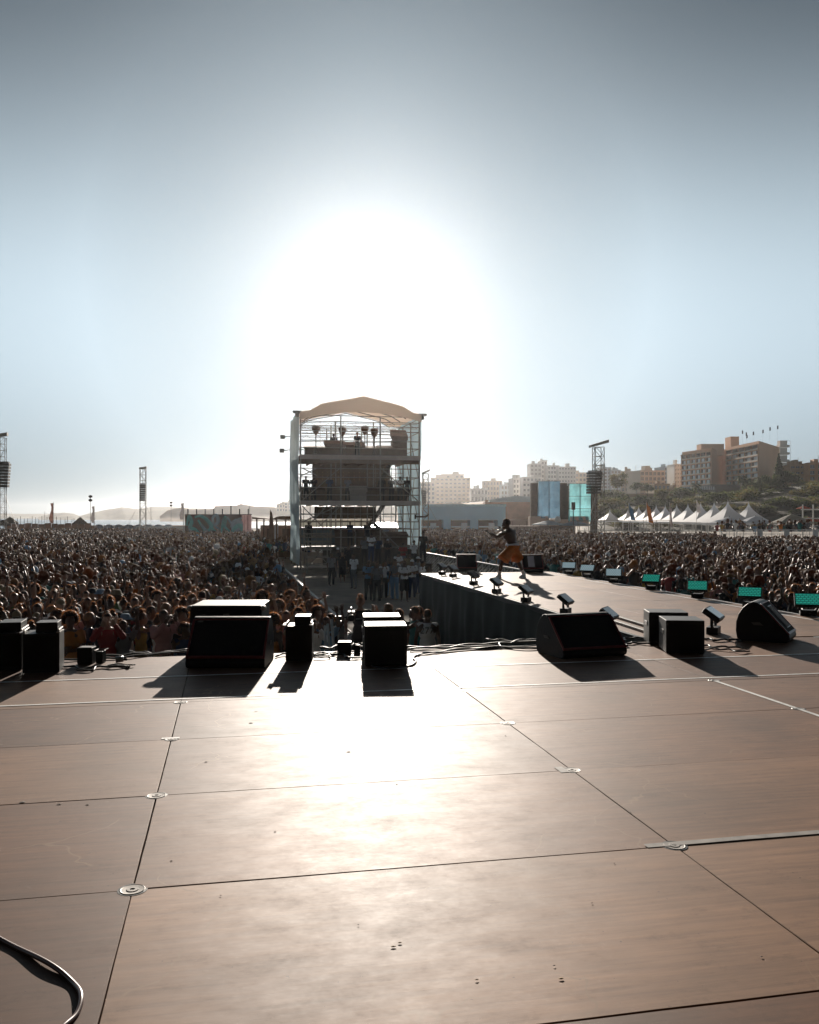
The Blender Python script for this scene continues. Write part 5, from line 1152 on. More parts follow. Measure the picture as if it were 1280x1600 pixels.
t = thing('bleacher', 'grey metal stand with railings behind the crowd under the lattice mast', 'stand', W(905, 840, 104)); t.location.z = 0; g = MB()
for i in range(5): g.b2(0, 11, -i * .8, -i * .8 + .7, 1.9 - i * .3, 2.0 - i * .3)
g.build('bench', m_steel, t); g = MB()
for i in range(8): g.tube((i * 1.55, -3.3, 0), (i * 1.55, -3.3, 2.3), .03, n=5); g.tube((i * 1.55, .7, 0), (i * 1.55, .7, 3.2), .03, n=5); g.tube((i * 1.55, -3.3, .5), (i * 1.55, .7, 2.1), .03, n=5)
g.build('frame', m_steel, t); g = MB(); g.tube((0, .7, 3.2), (10.9, .7, 3.2), .03, n=5); g.tube((0, .7, 2.7), (10.9, .7, 2.7), .03, n=5); g.build('railing', m_steel, t)
g = MB(); g.lathe([(.3, 0), (.42, .2), (.42, .55), (.3, .8), (.02, .9)]); tag(g.build('white_balloon', m_white, None, W(871.5, 816, 130), smooth=True), 'white round balloon beside the blue scrim foot', 'balloon')
t = thing('speaker_stand', 'tall thin stand with box in front of the teal scrim', 'stand', (W(896, 820, 105).x, 105, 0)); g = MB(); g.tube((0, 0, 0), (0, 0, 5.2), .05); g.tube((0, 0, 1.5), (.9, 0, 0), .03); g.tube((0, 0, 1.5), (-.9, 0, 0), .03); g.build('pole', m_dark, t); g = MB(); g.box((0, 0, 4.9), (.4, .4, .9)); g.build('speaker', m_dark, t)
# ---------------------------------------------------------------- people
SK = [mat('skin_deep', (.045, .024, .015), .5, var=.1), mat('skin_brown', (.09, .044, .026), .5, var=.1), mat('skin_tan', (.19, .10, .062), .5, var=.08), mat('skin_light', (.30, .18, .125), .5, var=.08)]
HR = [mat('hair_black', (.010, .008, .007), .65, var=.3, scale=20), mat('hair_brown', (.030, .016, .009), .65, var=.3, scale=20), mat('hair_fair', (.13, .08, .035), .5, var=.25, scale=20)]
HT = mat('hair_wisps', (.05, .022, .01), .5, var=.3, scale=20, trans=.5, tcol=(.38, .15, .05))
HF = [mat('far_hair_' + 'abc'[i], c, .8, var=.3, scale=20, trans=.35, tcol=t_, spec=.15) for i, (c, t_) in enumerate([((.018, .012, .009), (.30, .13, .06)), ((.04, .022, .012), (.42, .2, .09)), ((.12, .075, .04), (.55, .34, .16))])]
CL = {k: mat('cloth_' + k, c, .85, var=.12, scale=6, bump=.2) for k, c in {'black': (.016, .016, .018), 'white': (.78, .78, .78), 'grey': (.16, .16, .17), 'navy': (.025, .04, .085), 'teal': (.03, .16, .16), 'red': (.28, .035, .03), 'green': (.06, .12, .04), 'pink': (.45, .22, .2), 'blue': (.16, .28, .42), 'khaki': (.22, .17, .1), 'orange': (.42, .15, .03), 'mustard': (.40, .25, .05)}.items()}
SN = ['dark skinned', 'brown skinned', 'tan skinned', 'light skinned']
def STD():
    return dict(pelvis=(0, 0, .95), waist=(0, 0, 1.08), chest=(0, .01, 1.30), neck=(0, .0, 1.47), head=(0, -.02, 1.63), dir=(0, -1, 0),
        sl=(-.18, 0, 1.42), el=(-.24, .02, 1.14), wl=(-.25, -.06, .90), hl=(-.25, -.09, .82), sr=(.18, 0, 1.42), er=(.24, .02, 1.14), wr=(.25, -.06, .90), hr=(.25, -.09, .82),
        pl=(-.09, 0, .92), kl=(-.11, -.02, .50), al=(-.12, .02, .08), pr=(.09, 0, .92), kr=(.11, -.02, .50), ar=(.12, .02, .08), tl=(-.14, -.17, .03), tr=(.14, -.17, .03))
def V3(p): return Vector(p)
def hand_mesh(g, w_, h_, curl=.5, spread=.35, thumb=1, s=1.0, side=1, nrm=None, sp=None):
    """palm plus five separate tapering fingers, from wrist w_ towards h_"""
    w_ = V3(w_); h_ = V3(h_); d = (h_ - w_).normalized(); a = V3(nrm) if nrm is not None else (d.orthogonal()); a = (a - d * a.dot(d)).normalized(); b = d.cross(a) * side   # a palm normal, b across
    pc = w_ + d * .045 * s; M = Matrix((b, a, d)).transposed().to_4x4(); g.ell(pc, (.040 * s, .017 * s, .052 * s), 10, 7, M=M)
    for k, (off, ln) in enumerate([(-.03, .062), (-.010, .078), (.011, .072), (.030, .055)]):
        base = w_ + d * .082 * s + b * off * s; dd = (d + b * off * spread * 12).normalized(); p1 = base + (dd + a * curl * .25).normalized() * ln * .45 * s; p2 = p1 + (dd + a * curl * (.8 + .12 * k)).normalized() * ln * .35 * s; p3 = p2 + (dd * (1 - curl * .5) + a * curl * 1.5).normalized() * ln * .25 * s
        g.tube(base - dd * .012 * s, p1, .0095 * s, .0088 * s, 6); g.tube(p1, p2, .0088 * s, .008 * s, 6); g.tube(p2, p3, .008 * s, .006 * s, 6); g.ell(p1, (.0088 * s,) * 3, 6, 4); g.ell(p3, (.006 * s,) * 3, 6, 4)
    tb_ = w_ + d * .028 * s - b * .034 * s; t1 = tb_ + (d * .7 - b * .8 + a * .3).normalized() * .036 * s; t2 = t1 + (d * 1.0 - b * .3 + a * .5).normalized() * .030 * s
    g.tube(tb_, t1, .012 * s, .0105 * s, 6); g.tube(t1, t2, .0105 * s, .008 * s, 6); g.ell(t1, (.0105 * s,) * 3, 6, 4); g.ell(t2, (.008 * s,) * 3, 6, 4)
def head_M(J):
    d = V3(J['dir']).normalized(); y = -d; x = y.cross(Vector((0, 0, 1))).normalized() if abs(y.z) < .95 else Vector((1, 0, 0)); z = x.cross(y); return Matrix((x, y, z)).transposed().to_4x4()
def skin_mesh(J, vox=.02, arm=1.0, f=1.0, curlL=.5, curlR=.5, nL=None, nR=None, lean=1.0, name='person', mats=None):
    g = MB(); HM = head_M(J); H = V3(J['head'])
    def L_(p): return H + (HM.to_3x3() @ Vector(p))
    g.ell(H + HM.to_3x3() @ Vector((0, .012, .015)), (.077, .096, .103), 16, 12, M=HM); g.ell(L_((0, -.025, -.055)), (.056, .066, .068), 12, 8, M=HM)
    g.ell(L_((0, -.082, -.086)), (.026, .02, .02), 8, 6); g.tube(L_((0, -.084, .0)), L_((0, -.112, -.03)), .009, .016, 6); g.ell(L_((0, -.106, -.034)), (.017, .013, .012), 8, 5)
    g.ell(L_((0, -.090, -.064)), (.025, .014, .011), 8, 5)
    for s_ in (-1, 1): g.ell(L_((s_ * .078, .01, -.012)), (.010, .02, .032), 6, 6, M=HM); g.ell(L_((s_ * .032, -.078, .018)), (.024, .016, .010), 8, 5)
    nk = V3(J['neck']); g.cap(nk - (H - nk) * .2, H + HM.to_3x3() @ Vector((0, .02, -.06)), .062 * lean, .052 * lean, 10)
    sl, sr, ch, wa, pe = (V3(J[k]) for k in ('sl', 'sr', 'chest', 'waist', 'pelvis'))
    ax = (sr - sl).normalized(); up = (nk - wa).normalized(); fw = ax.cross(up).normalized(); TM = Matrix((ax, -fw, up)).transposed().to_4x4(); W_ = lean
    g.ell(ch, (.165 * W_, .115 * W_, .20), 16, 12, M=TM); g.ell(wa + (pe - wa) * .1, (.138 * W_, .102 * W_, .17), 14, 10, M=TM); g.ell(pe, (.158 * W_, .118 * W_, .135), 14, 10)
    g.cap(sl + (nk - sl) * .1 + up * .0, nk - up * .02, .052, .062); g.cap(sr + (nk - sr) * .1, nk - up * .02, .052, .062)
    for s_ in (-1, 1): g.ell(ch + ax * .075 * s_ + up * .07 - TM.to_3x3() @ Vector((0, .05, 0)), (.08 * W_, .05, .07), 10, 8, M=TM); g.ell(ch + ax * .10 * s_ + up * .05 + TM.to_3x3() @ Vector((0, .065, 0)), (.075, .045, .11), 10, 8, M=TM)
    for q, n_, cu in (('l', nL, curlL), ('r', nR, curlR)):
        s, e, w_, h_ = (V3(J[k + q]) for k in 'sewh')
        g.ell(s, (.062 * W_,) * 3, 10, 8); g.cap(s, e, .050 * W_ * arm, .038 * arm); m1 = s + (e - s) * .45; g.ell(m1, (.05 * W_ * arm,) * 3, 8, 6); g.cap(e, e + (w_ - e) * .35, .040 * arm, .041 * arm); g.cap(e + (w_ - e) * .35, w_, .041 * arm, .026 * arm)
        p, k_, a_, t_ = (V3(J[k + q]) for k in 'pkat')
        g.cap(p, p + (k_ - p) * .4, .088 * W_, .080 * W_); g.cap(p + (k_ - p) * .4, k_, .08 * W_, .054); g.cap(k_, k_ + (a_ - k_) * .3, .054, .056); g.cap(k_ + (a_ - k_) * .3, a_, .056, .035); g.cap(a_ - V3((0, 0, .03)), t_, .035, .030)
    me = remesh(g, name, mats or SK[1], vox)
    # hands (kept as separate fingers) are welded into the same mesh object
    g2 = MB()
    for q, n_, cu, sd_ in (('l', nL, curlL, -1), ('r', nR, curlR, 1)): hand_mesh(g2, J['w' + q], J['h' + q], cu, nrm=n_, side=sd_, s=1.05)
    o2 = g2.build('h', mats or SK[1], smooth=True); import bmesh
    bm = bmesh.new(); bm.from_mesh(me); bm.from_mesh(o2.data); bm.to_mesh(me); bm.free(); bpy.data.objects.remove(o2)
    me.polygons.foreach_set('use_smooth', [True] * len(me.polygons)); return me
def shirt_mesh(J, sleeve=.6, vox=.022, loose=.012, length=1.0, lean=1.0, hood=False, m=None):
    g = MB(); nk = V3(J['neck']); sl, sr, ch, wa, pe = (V3(J[k]) for k in ('sl', 'sr', 'chest', 'waist', 'pelvis')); ax = (sr - sl).normalized(); up = (nk - wa).normalized(); fw = ax.cross(up).normalized(); TM = Matrix((ax, -fw, up)).transposed().to_4x4(); e_ = loose; W_ = lean
    g.ell(ch, (.165 * W_ + e_, .118 * W_ + e_, .20), 16, 12, M=TM); g.ell(wa + (pe - wa) * .15, (.148 * W_ + e_, .112 * W_ + e_, .18), 14, 10, M=TM); g.ell(pe + (wa - pe) * .1, (.160 * W_ + e_, .122 * W_ + e_, .11 * length), 14, 10)
    g.cap(sl + (nk - sl) * .05, nk - up * .045, .056 + e_ * .6, .056 + e_ * .5); g.cap(sr + (nk - sr) * .05, nk - up * .045, .056 + e_ * .6, .056 + e_ * .5)
    for q in 'lr':
        s, e, w_ = (V3(J[k + q]) for k in 'sew'); g.ell(s + (ch - s) * (0 if sleeve > 0 else .22), ((.066 * W_ + e_) if sleeve > 0 else .058,) * 3, 10, 8)
        if sleeve > 0:
            f = min(sleeve, 1); g.cap(s, s + (e - s) * f, .056 + e_, .050 + e_)
            if sleeve > 1: g.cap(e, e + (w_ - e) * (sleeve - 1), .046 + e_, .034 + e_)
    if hood: g.ell(nk + Vector((0, .06, .02)), (.10, .07, .07), 10, 8)
    return remesh(g, 'shirt', m or CL['black'], vox)
def trouser_mesh(J, length=1.0, vox=.024, loose=.014, m=None, lean=1.0):
    g = MB(); pe = V3(J['pelvis']); g.ell(pe, (.160 * lean + loose, .122 * lean + loose, .125), 14, 10)
    for q in 'lr':
        p, k_, a_ = (V3(J[k + q]) for k in 'pka')
        g.cap(p, k_, .09 * lean + loose, .060 + loose) if length > .5 else g.cap(p, p + (k_ - p) * length * 2, .09 + loose, .085 + loose * 1.3)
        if length > .55: g.cap(k_, k_ + (a_ - k_) * (length - .5) * 2 * .96, .060 + loose, .044 + loose)
    return remesh(g, 'trousers', m or CL['navy'], vox)
def shoe_mesh(J, m=None):
    g = MB()
    for q in 'lr':
        a_, t_ = V3(J['a' + q]), V3(J['t' + q]); a2 = Vector((a_.x, a_.y + .02, .045)); g.cap(a2, Vector((t_.x, t_.y, .04)), .047, .038); g.cap(Vector((a_.x, a_.y, .10)), a2, .042, .047)
    return remesh(g, 'shoes', m or CL['white'], .018)
def hair_mesh(J, style, seed=0, m=None):
    rnd = random.Random(seed); HM = head_M(J); R3 = HM.to_3x3(); H = V3(J['head']); g = MB()
    def L_(p): return H + R3 @ Vector(p)
    def shell(c, r, cond, rough=.0, nu=18, nv=14):
        vs = []; ids = {}
        for j in range(nv + 1):
            t = math.pi * j / nv - math.pi / 2
            for i in range(nu):
                a = 2 * math.pi * i / nu; d = Vector((math.cos(t) * math.cos(a), math.cos(t) * math.sin(a), math.sin(t))); k = 1 + rough * mnoise.noise(d * 3.1 + Vector((seed, 0, 0))); vs.append((d, L_((c[0] + d.x * r[0] * k, c[1] + d.y * r[1] * k, c[2] + d.z * r[2] * k))))
        o = len(g.v); g.v += [tuple(v[1]) for v in vs]
        for j in range(nv):
            for i in range(nu):
                q = [j * nu + i, j * nu + (i + 1) % nu, (j + 1) * nu + (i + 1) % nu, (j + 1) * nu + i]
                if all(cond(vs[k][0]) for k in q): g.f.append([o + k for k in q]); g.m.append(0)
    def tufts(n, c, r, cond, ln, droop=0.0, wd=.005):
        k = 0
        while k < n:
            d = Vector((rnd.gauss(0, 1), rnd.gauss(0, 1), rnd.gauss(0, 1))).normalized()
            if not cond(d): continue
            k += 1; g.mi = 2; p = L_((c[0] + d.x * r[0], c[1] + d.y * r[1], c[2] + d.z * r[2])); out = (R3 @ d + Vector((rnd.gauss(0, .45), rnd.gauss(0, .45), rnd.gauss(0, .45) - droop))).normalized(); s_ = out.orthogonal().normalized() * wd; g.add([p - s_, p + s_, p + out * ln * rnd.uniform(.5, 1.3)], [(0, 1, 2)])
    face = lambda d: not (d.y < -.35 and d.z < .42)          # leave the face free
    cap_ = lambda d: d.z > -.45 and face(d)
    if style == 'short': shell((0, .016, .024), (.083, .100, .106), cap_, .06); tufts(240, (0, .016, .024), (.083, .1, .106), cap_, .009)
    elif style == 'curly': shell((0, .02, .04), (.10, .112, .118), cap_, .18); tufts(400, (0, .02, .04), (.1, .112, .118), cap_, .02)
    elif style == 'afro': f2 = lambda d: not (d.y < -.55 and d.z < .25) and d.z > -.75; shell((0, .03, .045), (.145, .145, .145), f2, .14); tufts(900, (0, .03, .045), (.145, .145, .145), f2, .028)
    elif style == 'long':
        shell((0, .018, .022), (.088, .104, .108), cap_, .05); tufts(160, (0, .018, .022), (.088, .104, .108), cap_, .015)
        for i in range(46):
            a = rnd.uniform(-.25, math.pi + .25); r0 = Vector((math.cos(a) * .085, .015 + abs(math.sin(a)) * .09 * (1 if math.sin(a) > 0 else -.3), -.01)); w2 = rnd.uniform(.012, .024); p0 = L_(r0 + Vector((0, 0, .05))); p1 = L_(r0 * 1.08 + Vector((0, .01, -.10))); p2 = L_(r0 * 1.05 + Vector((rnd.uniform(-.02, .02), .02, -rnd.uniform(.2, .33)))); s_ = R3 @ Vector((-math.sin(a), math.cos(a), 0)) * w2; g.add([p0 - s_, p0 + s_, p1 + s_ * 1.1, p1 - s_ * 1.1, p2 + s_ * .3, p2 - s_ * .3], [(0, 1, 2, 3), (3, 2, 4, 5)])
    elif style == 'bun':
        shell((0, .016, .022), (.083, .1, .105), cap_, .02); g.ell(L_((0, .02, .145)), (.045, .045, .04), 10, 7); tufts(200, (0, .02, .145), (.045, .045, .04), lambda d: True, .02); g.mi = 0; tufts(200, (0, .016, .022), (.083, .1, .105), cap_, .014)
    elif style == 'cap':
        shell((0, .012, .03), (.086, .102, .100), lambda d: d.z > -.02, 0); g.add([L_(p) for p in ((-.065, -.08, .035), (-.05, -.15, .02), (0, -.17, .02), (.05, -.15, .02), (.065, -.08, .035), (0, -.07, .045))], [(0, 1, 2, 3, 4, 5)])
        g.mi = 1; o = len(g.f); shell((0, .02, .0), (.082, .098, .1), lambda d: d.z < -.05 and d.z > -.6 and d.y > -.1, .05)
        for k in range(o, len(g.f)): g.m[k] = 1
    elif style == 'hat':                         # bucket or sun hat
        g.v = []; T = lambda p: tuple(L_(p)); n = 16; rings = [(.15, -.0), (.10, .035), (.092, .09), (.07, .115), (.002, .12)]
        for r_, z in rings:
            for i in range(n): a = 2 * math.pi * i / n; g.v.append(T((r_ * math.cos(a), .012 + r_ * 1.1 * math.sin(a), z + .01)))
        for k in range(4):
            for i in range(n): g.f.append([k * n + i, k * n + (i + 1) % n, (k + 1) * n + (i + 1) % n, (k + 1) * n + i]); g.m.append(0)
    elif style == 'shaved': shell((0, .014, .018), (.079, .098, .105), cap_, 0)
    o = g.build('hair', [m or HR[0], HR[0], HT], smooth=True, fix=False); me = o.data; bpy.data.objects.remove(o); return me
def rotz(J, a):
    M = Matrix.Rotation(a, 3, 'Z'); return {k: tuple(M @ Vector(v)) for k, v in J.items()}
POSES = {}
def P_(name, phrase, **kw): J = STD(); J.update(kw); POSES[name] = (J, phrase)
P_('down', 'arms down')
P_('up1', 'one arm raised high', er=(.27, -.08, 1.62), wr=(.24, -.12, 1.86), hr=(.23, -.15, 1.97))
P_('up2', 'both arms raised', er=(.29, -.06, 1.60), wr=(.22, -.12, 1.84), hr=(.21, -.14, 1.95), el=(-.29, -.06, 1.58), wl=(-.24, -.12, 1.80), hl=(-.22, -.15, 1.92))
P_('film', 'hands up holding something before the face', er=(.25, -.20, 1.35), wr=(.10, -.34, 1.58), hr=(.07, -.36, 1.68), el=(-.25, -.20, 1.33), wl=(-.10, -.34, 1.55), hl=(-.07, -.36, 1.65))
P_('fwd', 'one arm stretched forward', el=(-.22, -.25, 1.45), wl=(-.18, -.48, 1.58), hl=(-.17, -.57, 1.63))
P_('fold', 'arms folded on the rail', er=(.26, -.12, 1.18), wr=(.04, -.30, 1.15), hr=(-.05, -.31, 1.15), el=(-.26, -.12, 1.18), wl=(-.04, -.30, 1.20), hl=(.05, -.31, 1.20))
P_('tilt', 'head turned aside', head=(.03, -.03, 1.62), dir=(.7, -.7, -.1), er=(.26, -.10, 1.20), wr=(.18, -.28, 1.10), hr=(.14, -.35, 1.12))
TOPS = [('T-shirt', .55), ('vest', 0.0), ('sweater', 1.9)]
combos = []
def make_proto(pose, style, top, seed, lean=1.0):
    J, phrase = POSES[pose]; nr = (0, -1, 0)
    body = skin_mesh(J, .021, mats=SK[1], nL=nr, nR=nr, lean=lean); sh = shirt_mesh(J, TOPS[top][1], lean=lean); tr = trouser_mesh(J, 1.0, .03); hr = hair_mesh(J, style, seed)
    return dict(body=body, shirt=sh, trousers=tr, hair=hr, phrase=phrase, style=style, top=TOPS[top][0])
HW = {'short': 'short {} hair', 'curly': '{} curls', 'afro': '{} afro', 'long': 'long {} hair', 'bun': '{} bun', 'cap': '{} cap', 'hat': '{} sunhat', 'shaved': 'shaved head'}
HC = ['black', 'brown', 'fair']
specs = [('down', 'short', 0), ('down', 'curly', 0), ('tilt', 'long', 1), ('up1', 'short', 0), ('up2', 'curly', 1), ('film', 'short', 2), ('fwd', 'long', 0), ('fold', 'afro', 0), ('down', 'cap', 0), ('fold', 'long', 2), ('up1', 'bun', 1), ('tilt', 'afro', 1), ('down', 'long', 0), ('film', 'curly', 0), ('fold', 'hat', 0), ('tilt', 'short', 2), ('fwd', 'bun', 1), ('down', 'bun', 2)]
PROT = [make_proto(*s_, i, .92 if s_[1] in ('long', 'bun') else 1.0) for i, s_ in enumerate(specs)]
def person(pr, loc, rz, label, skin=1, hair=0, shirt='black', legs='navy', scale=1.0, group=None, hatc=None):
    o = bpy.data.objects.new('person', pr['body']); COL.objects.link(o); o.location = loc; o.rotation_euler = (0, 0, rz); o.scale = (scale,) * 3
    tag(o, label, 'person', group)
    def slot(ob, m):
        ob.material_slots[0].link = 'OBJECT'; ob.material_slots[0].material = m
    slot(o, SK[skin])
    for nm, me, m in (('shirt', pr['shirt'], CL[shirt]), ('trousers', pr['trousers'], CL[legs]), ('hair', pr['hair'], HR[hair])):
        if me is None: continue
        if nm == 'hair' and pr['style'] in ('cap', 'hat'): nm = pr['style']; m = CL[hatc or 'white']
        c = bpy.data.objects.new(nm, me); COL.objects.link(c); c.parent = o; slot(c, m)
    return o
rnd = random.Random(11)
spots = []
def free(u, v): return True
def inview(p, m=60): x, y = px(p); return -m < x < 1280 + m
for side in ('left', 'right'):
    v = 17.0; row = 0
    while v < 140:
        st = .56 + rnd.uniform(-.02, .02); us_ = np.arange(1.85, -75, -.52) if side == 'left' else np.arange(13.8, 75, .52)
        off = .24 * (row % 2)
        for k, u in enumerate(us_):
            uu_ = u + (-off if side == 'left' else off) + rnd.uniform(-.14, .14); vv_ = v + rnd.uniform(-.16, .16); p = S(uu_, vv_)
            if p.y < 3: continue
            x, y = px(p + Vector((0, 0, 1.7)))
            if not -50 < x < 1330: continue
            if p.y > 134: continue
            if 284 < x < 396 and p.y > 106: continue
            if 392 < x < 470 and p.y > 72: continue
            if x > 1118 and p.y > 81: continue
            if x > 895 and p.y > 99: continue
            if 640 < x < 800 and p.y > 128: continue
            if p.y > 24 and mnoise.noise(Vector((uu_ * .45, vv_ * .30, 2.0))) < -.38: continue
            if p.y > 45 and rnd.random() < .05: continue
            spots.append((p.y, uu_, vv_, p, side, row, x))
        row += 1; v += st * (1 + max(0, v - 60) * .004)
# crowd seen through and behind the sound tower
v = 70.5
while v < 118:
    for u in np.arange(1.8, 14, .62):
        p = S(u + rnd.uniform(-.15, .15), v + rnd.uniform(-.15, .15)); x, y = px(p + Vector((0, 0, 1.7)))
        spots.append((p.y, u, v, p, 'behind', 0, x))
    v += .7
spots.sort(key=lambda s_: s_[0])
NEAR = 262
ordn = ['front row', 'second row', 'third row', 'fourth row', 'fifth row', 'sixth row', 'seventh row', 'eighth row', 'ninth row', 'tenth row']
def where(side, row, x):
    if side == 'left':
        zone = 'at left edge' if x < 34 else 'over left fill speaker' if x < 100 else 'over cable box' if x < 160 else 'over pale connector' if x < 215 else 'left of subwoofer' if x < 290 else 'over subwoofer' if x < 415 else 'over middle fill speaker' if x < 490 else 'at pit rail'
    else:
        zone = 'behind pale floor lights' if x < 985 else 'behind first teal light' if x < 1050 else 'behind second teal light' if x < 1130 else 'behind third teal light' if x < 1215 else 'behind last teal light'
    return (ordn[row] if row < 10 else 'far row') + ' ' + zone
used = {}
shc = ['black'] * 9 + ['white'] * 4 + ['grey'] * 4 + ['navy'] * 3 + ['teal', 'teal', 'red', 'green', 'pink', 'blue', 'khaki', 'orange', 'mustard', 'black']
near = spots[:NEAR]
for (Y, u, v, p, side, row, x) in near:
    for attempt in range(12):
        i = rnd.randrange(len(PROT)); pr = PROT[i]
        sh = rnd.choice(shc); sk = rnd.choice([0, 1, 1, 2, 2, 3]); hc = rnd.choice([0, 0, 0, 1, 1, 2]) if pr['style'] != 'afro' else rnd.choice([0, 0, 1]); hatc = rnd.choice(['white', 'black', 'khaki', 'blue'])
        hw = HW[pr['style']].format(hatc if pr['style'] in ('cap', 'hat') else HC[hc])
        arms = {'arms down': 'arms down', 'one arm raised high': 'one arm up', 'both arms raised': 'both arms up', 'hands up holding something before the face': 'hands at face', 'one arm stretched forward': 'arm forward', 'arms folded on the rail': 'arms folded', 'head turned aside': 'head turned'}[pr['phrase']]
        lb = '%s %s, %s, %s, %s' % (sh, pr['top'], hw, arms, where(side, row, x))
        if lb not in used: break
    used[lb] = 1
    tocam = math.atan2(-p.x, p.y) * 1.0        # turn towards the stage front (singer on the runway)
    look = math.atan2(5.5 - 0 - p.x, -(0 - p.y) - 0) if False else 0
    tgt = Vector((3.5, 21, 0)) if rnd.random() < .35 else Vector((0, 2, 0)); d = tgt - p; rz = math.atan2(d.y, d.x) + math.pi / 2
    person(pr, (p.x, p.y, 0), rz + rnd.uniform(-.35, .35), lb, sk, hc, sh, rnd.choice(['navy', 'black', 'khaki', 'grey', 'blue']), rnd.uniform(.90, 1.06), 'people at the front of the crowd', hatc)
far = spots[NEAR:]
# ---- everybody further back reads as one mass
def lod(style, arms, seed):
    rr = random.Random(seed); g = MB()
    g.mi = 0; g.ell((0, -.01, 1.61), (.078, .092, .115), 7, 5); g.tube((0, 0, 1.42), (0, 0, 1.55), .055, .05, 5)
    g.mi = 1; k0 = len(g.f)
    if style == 'long': g.ell((0, .02, 1.64), (.112, .115, .125), 7, 5); g.tube((0, .06, 1.6), (0, .09, 1.34), .085, .05, 5)
    elif style == 'big': g.ell((0, .02, 1.68), (.15, .145, .145), 8, 6)
    elif style == 'hat': g.ell((0, .01, 1.69), (.095, .105, .07), 7, 4); g.lathe([(.15, 1.66), (.13, 1.69), (.06, 1.70)], (0, 0, 0), 8)
    else: g.ell((0, .018, 1.65), (.10, .108, .112), 7, 5)
    if arms != 'none':
        pass
    hi = set(i for f_, m_ in zip(g.f, g.m) if m_ == 1 for i in f_)
    for i in hi:
        p_ = Vector(g.v[i]) - Vector((0, .02, 1.63)); g.v[i] = tuple(Vector((0, .02, 1.63)) + p_ * rr.uniform(.86, 1.2))
    g.mi = 2
    vs = []
    for z, a, b in ((.85, .16, .12), (1.05, .145, .11), (1.30, .18, .125), (1.42, .19, .09), (1.47, .08, .06)):
        for i in range(8): t = 6.2832 * i / 8; vs.append((a * math.cos(t), b * math.sin(t), z))
    g.add(vs, [(k * 8 + i, k * 8 + (i + 1) % 8, (k + 1) * 8 + (i + 1) % 8, (k + 1) * 8 + i) for k in range(4) for i in range(8)] + [tuple(range(32, 40))])
    for s_ in (-1, 1):
        up = arms == 'both' or (arms == 'one' and s_ == 1)
        a = Vector((s_ * .2, 0, 1.40)); b = Vector((s_ * .29, -.1, 1.55)) if up else Vector((s_ * .26, .0, 1.12)); c = Vector((s_ * .22, -.16, 1.86)) if up else Vector((s_ * .18, -.18, 1.02))
        if arms == 'film': b = Vector((s_ * .26, -.18, 1.35)); c = Vector((s_ * .07, -.32, 1.62))
        g.mi = 2; g.tube(a, a + (b - a) * .6, .055, .045, 5); g.mi = 0; g.tube(a + (b - a) * .6, b, .04, .04, 4); g.tube(b, c, .04, .026, 4); g.ell(c + (c - b).normalized() * .06, (.03, .03, .05), 4, 3)
    return g
def tri(g):
    V = np.array([tuple(v) for v in g.v], dtype=np.float32); T = []; M = []
    for f, m_ in zip(g.f, g.m):
        for k in range(1, len(f) - 1): T.append((f[0], f[k], f[k + 1])); M.append(m_)
    return V, np.array(T, dtype=np.int32), np.array(M, dtype=np.int32)
LODS = [tri(lod(s_, a, i)) for i, (s_, a) in enumerate([('short', 'down'), ('long', 'down'), ('big', 'down'), ('short', 'one'), ('long', 'film'), ('short', 'both'), ('short', 'down'), ('long', 'down'), ('hat', 'down'), ('big', 'film'), ('short', 'film'), ('short', 'down'), ('big', 'down'), ('long', 'both')])]
cmats = [SK[0], SK[1], SK[2], SK[3], HF[0], HF[1], HF[2]] + [CL[k] for k in CL]
ck = list(CL); shidx = [7 + ck.index(k) for k in shc]
allV = []; allT = []; allM = []; o = 0
# people on the terrace too, part of the distant mass
tx = []
for i in range(64):
    u_ = rnd.uniform(0.3, 12.6); tx.append((W(1126, 808, 84).x + u_ * math.cos(R(-3)), 84 + rnd.uniform(.5, 5), 1.42))
base_pts = [(s_[3].x, s_[3].y, 0.0) for s_ in far] + tx
print('crowd mass', len(base_pts))
for (X, Y, Z) in base_pts:
    V, T, M = LODS[rnd.randrange(len(LODS))]
    a = math.atan2(2 - Y, 1.5 - X) + math.pi / 2 + rnd.uniform(-.6, .6); s_ = rnd.uniform(.86, 1.1); c_, q_ = math.cos(a) * s_, math.sin(a) * s_
    sw = rnd.uniform(-.06, .06)
    x_ = V[:, 0] + sw * (V[:, 2] - .9); P = np.empty_like(V); P[:, 0] = x_ * c_ - V[:, 1] * q_ + X; P[:, 1] = x_ * q_ + V[:, 1] * c_ + Y; P[:, 2] = V[:, 2] * s_ * rnd.uniform(.95, 1.05) + Z
    hat = rnd.random() < .07
    lut = np.array([rnd.choice([0, 1, 1, 2, 2, 3]), (7 + rnd.choice([1, 0, 9, 8]) if hat else rnd.choice([4, 4, 4, 5, 5, 6])), rnd.choice(shidx)], dtype=np.int32)
    allV.append(P); allT.append(T + o); allM.append(lut[M]); o += len(V)
V = np.concatenate(allV); T = np.concatenate(allT); M = np.concatenate(allM)
me = bpy.data.meshes.new('crowd'); me.vertices.add(len(V)); me.vertices.foreach_set('co', V.ravel()); me.loops.add(len(T) * 3); me.loops.foreach_set('vertex_index', T.ravel()); me.polygons.add(len(T))
me.polygons.foreach_set('loop_start', np.arange(len(T), dtype=np.int32) * 3); me.polygons.foreach_set('loop_total', np.full(len(T), 3, dtype=np.int32))
for m in cmats: me.materials.append(m)
me.polygons.foreach_set('material_index', M); me.polygons.foreach_set('use_smooth', np.ones(len(T), dtype=bool)); me.update(calc_edges=True)
ob = bpy.data.objects.new('crowd', me); COL.objects.link(ob); tag(ob, 'dense festival crowd filling the beach on both sides of the sound tower', 'crowd', kind='stuff')

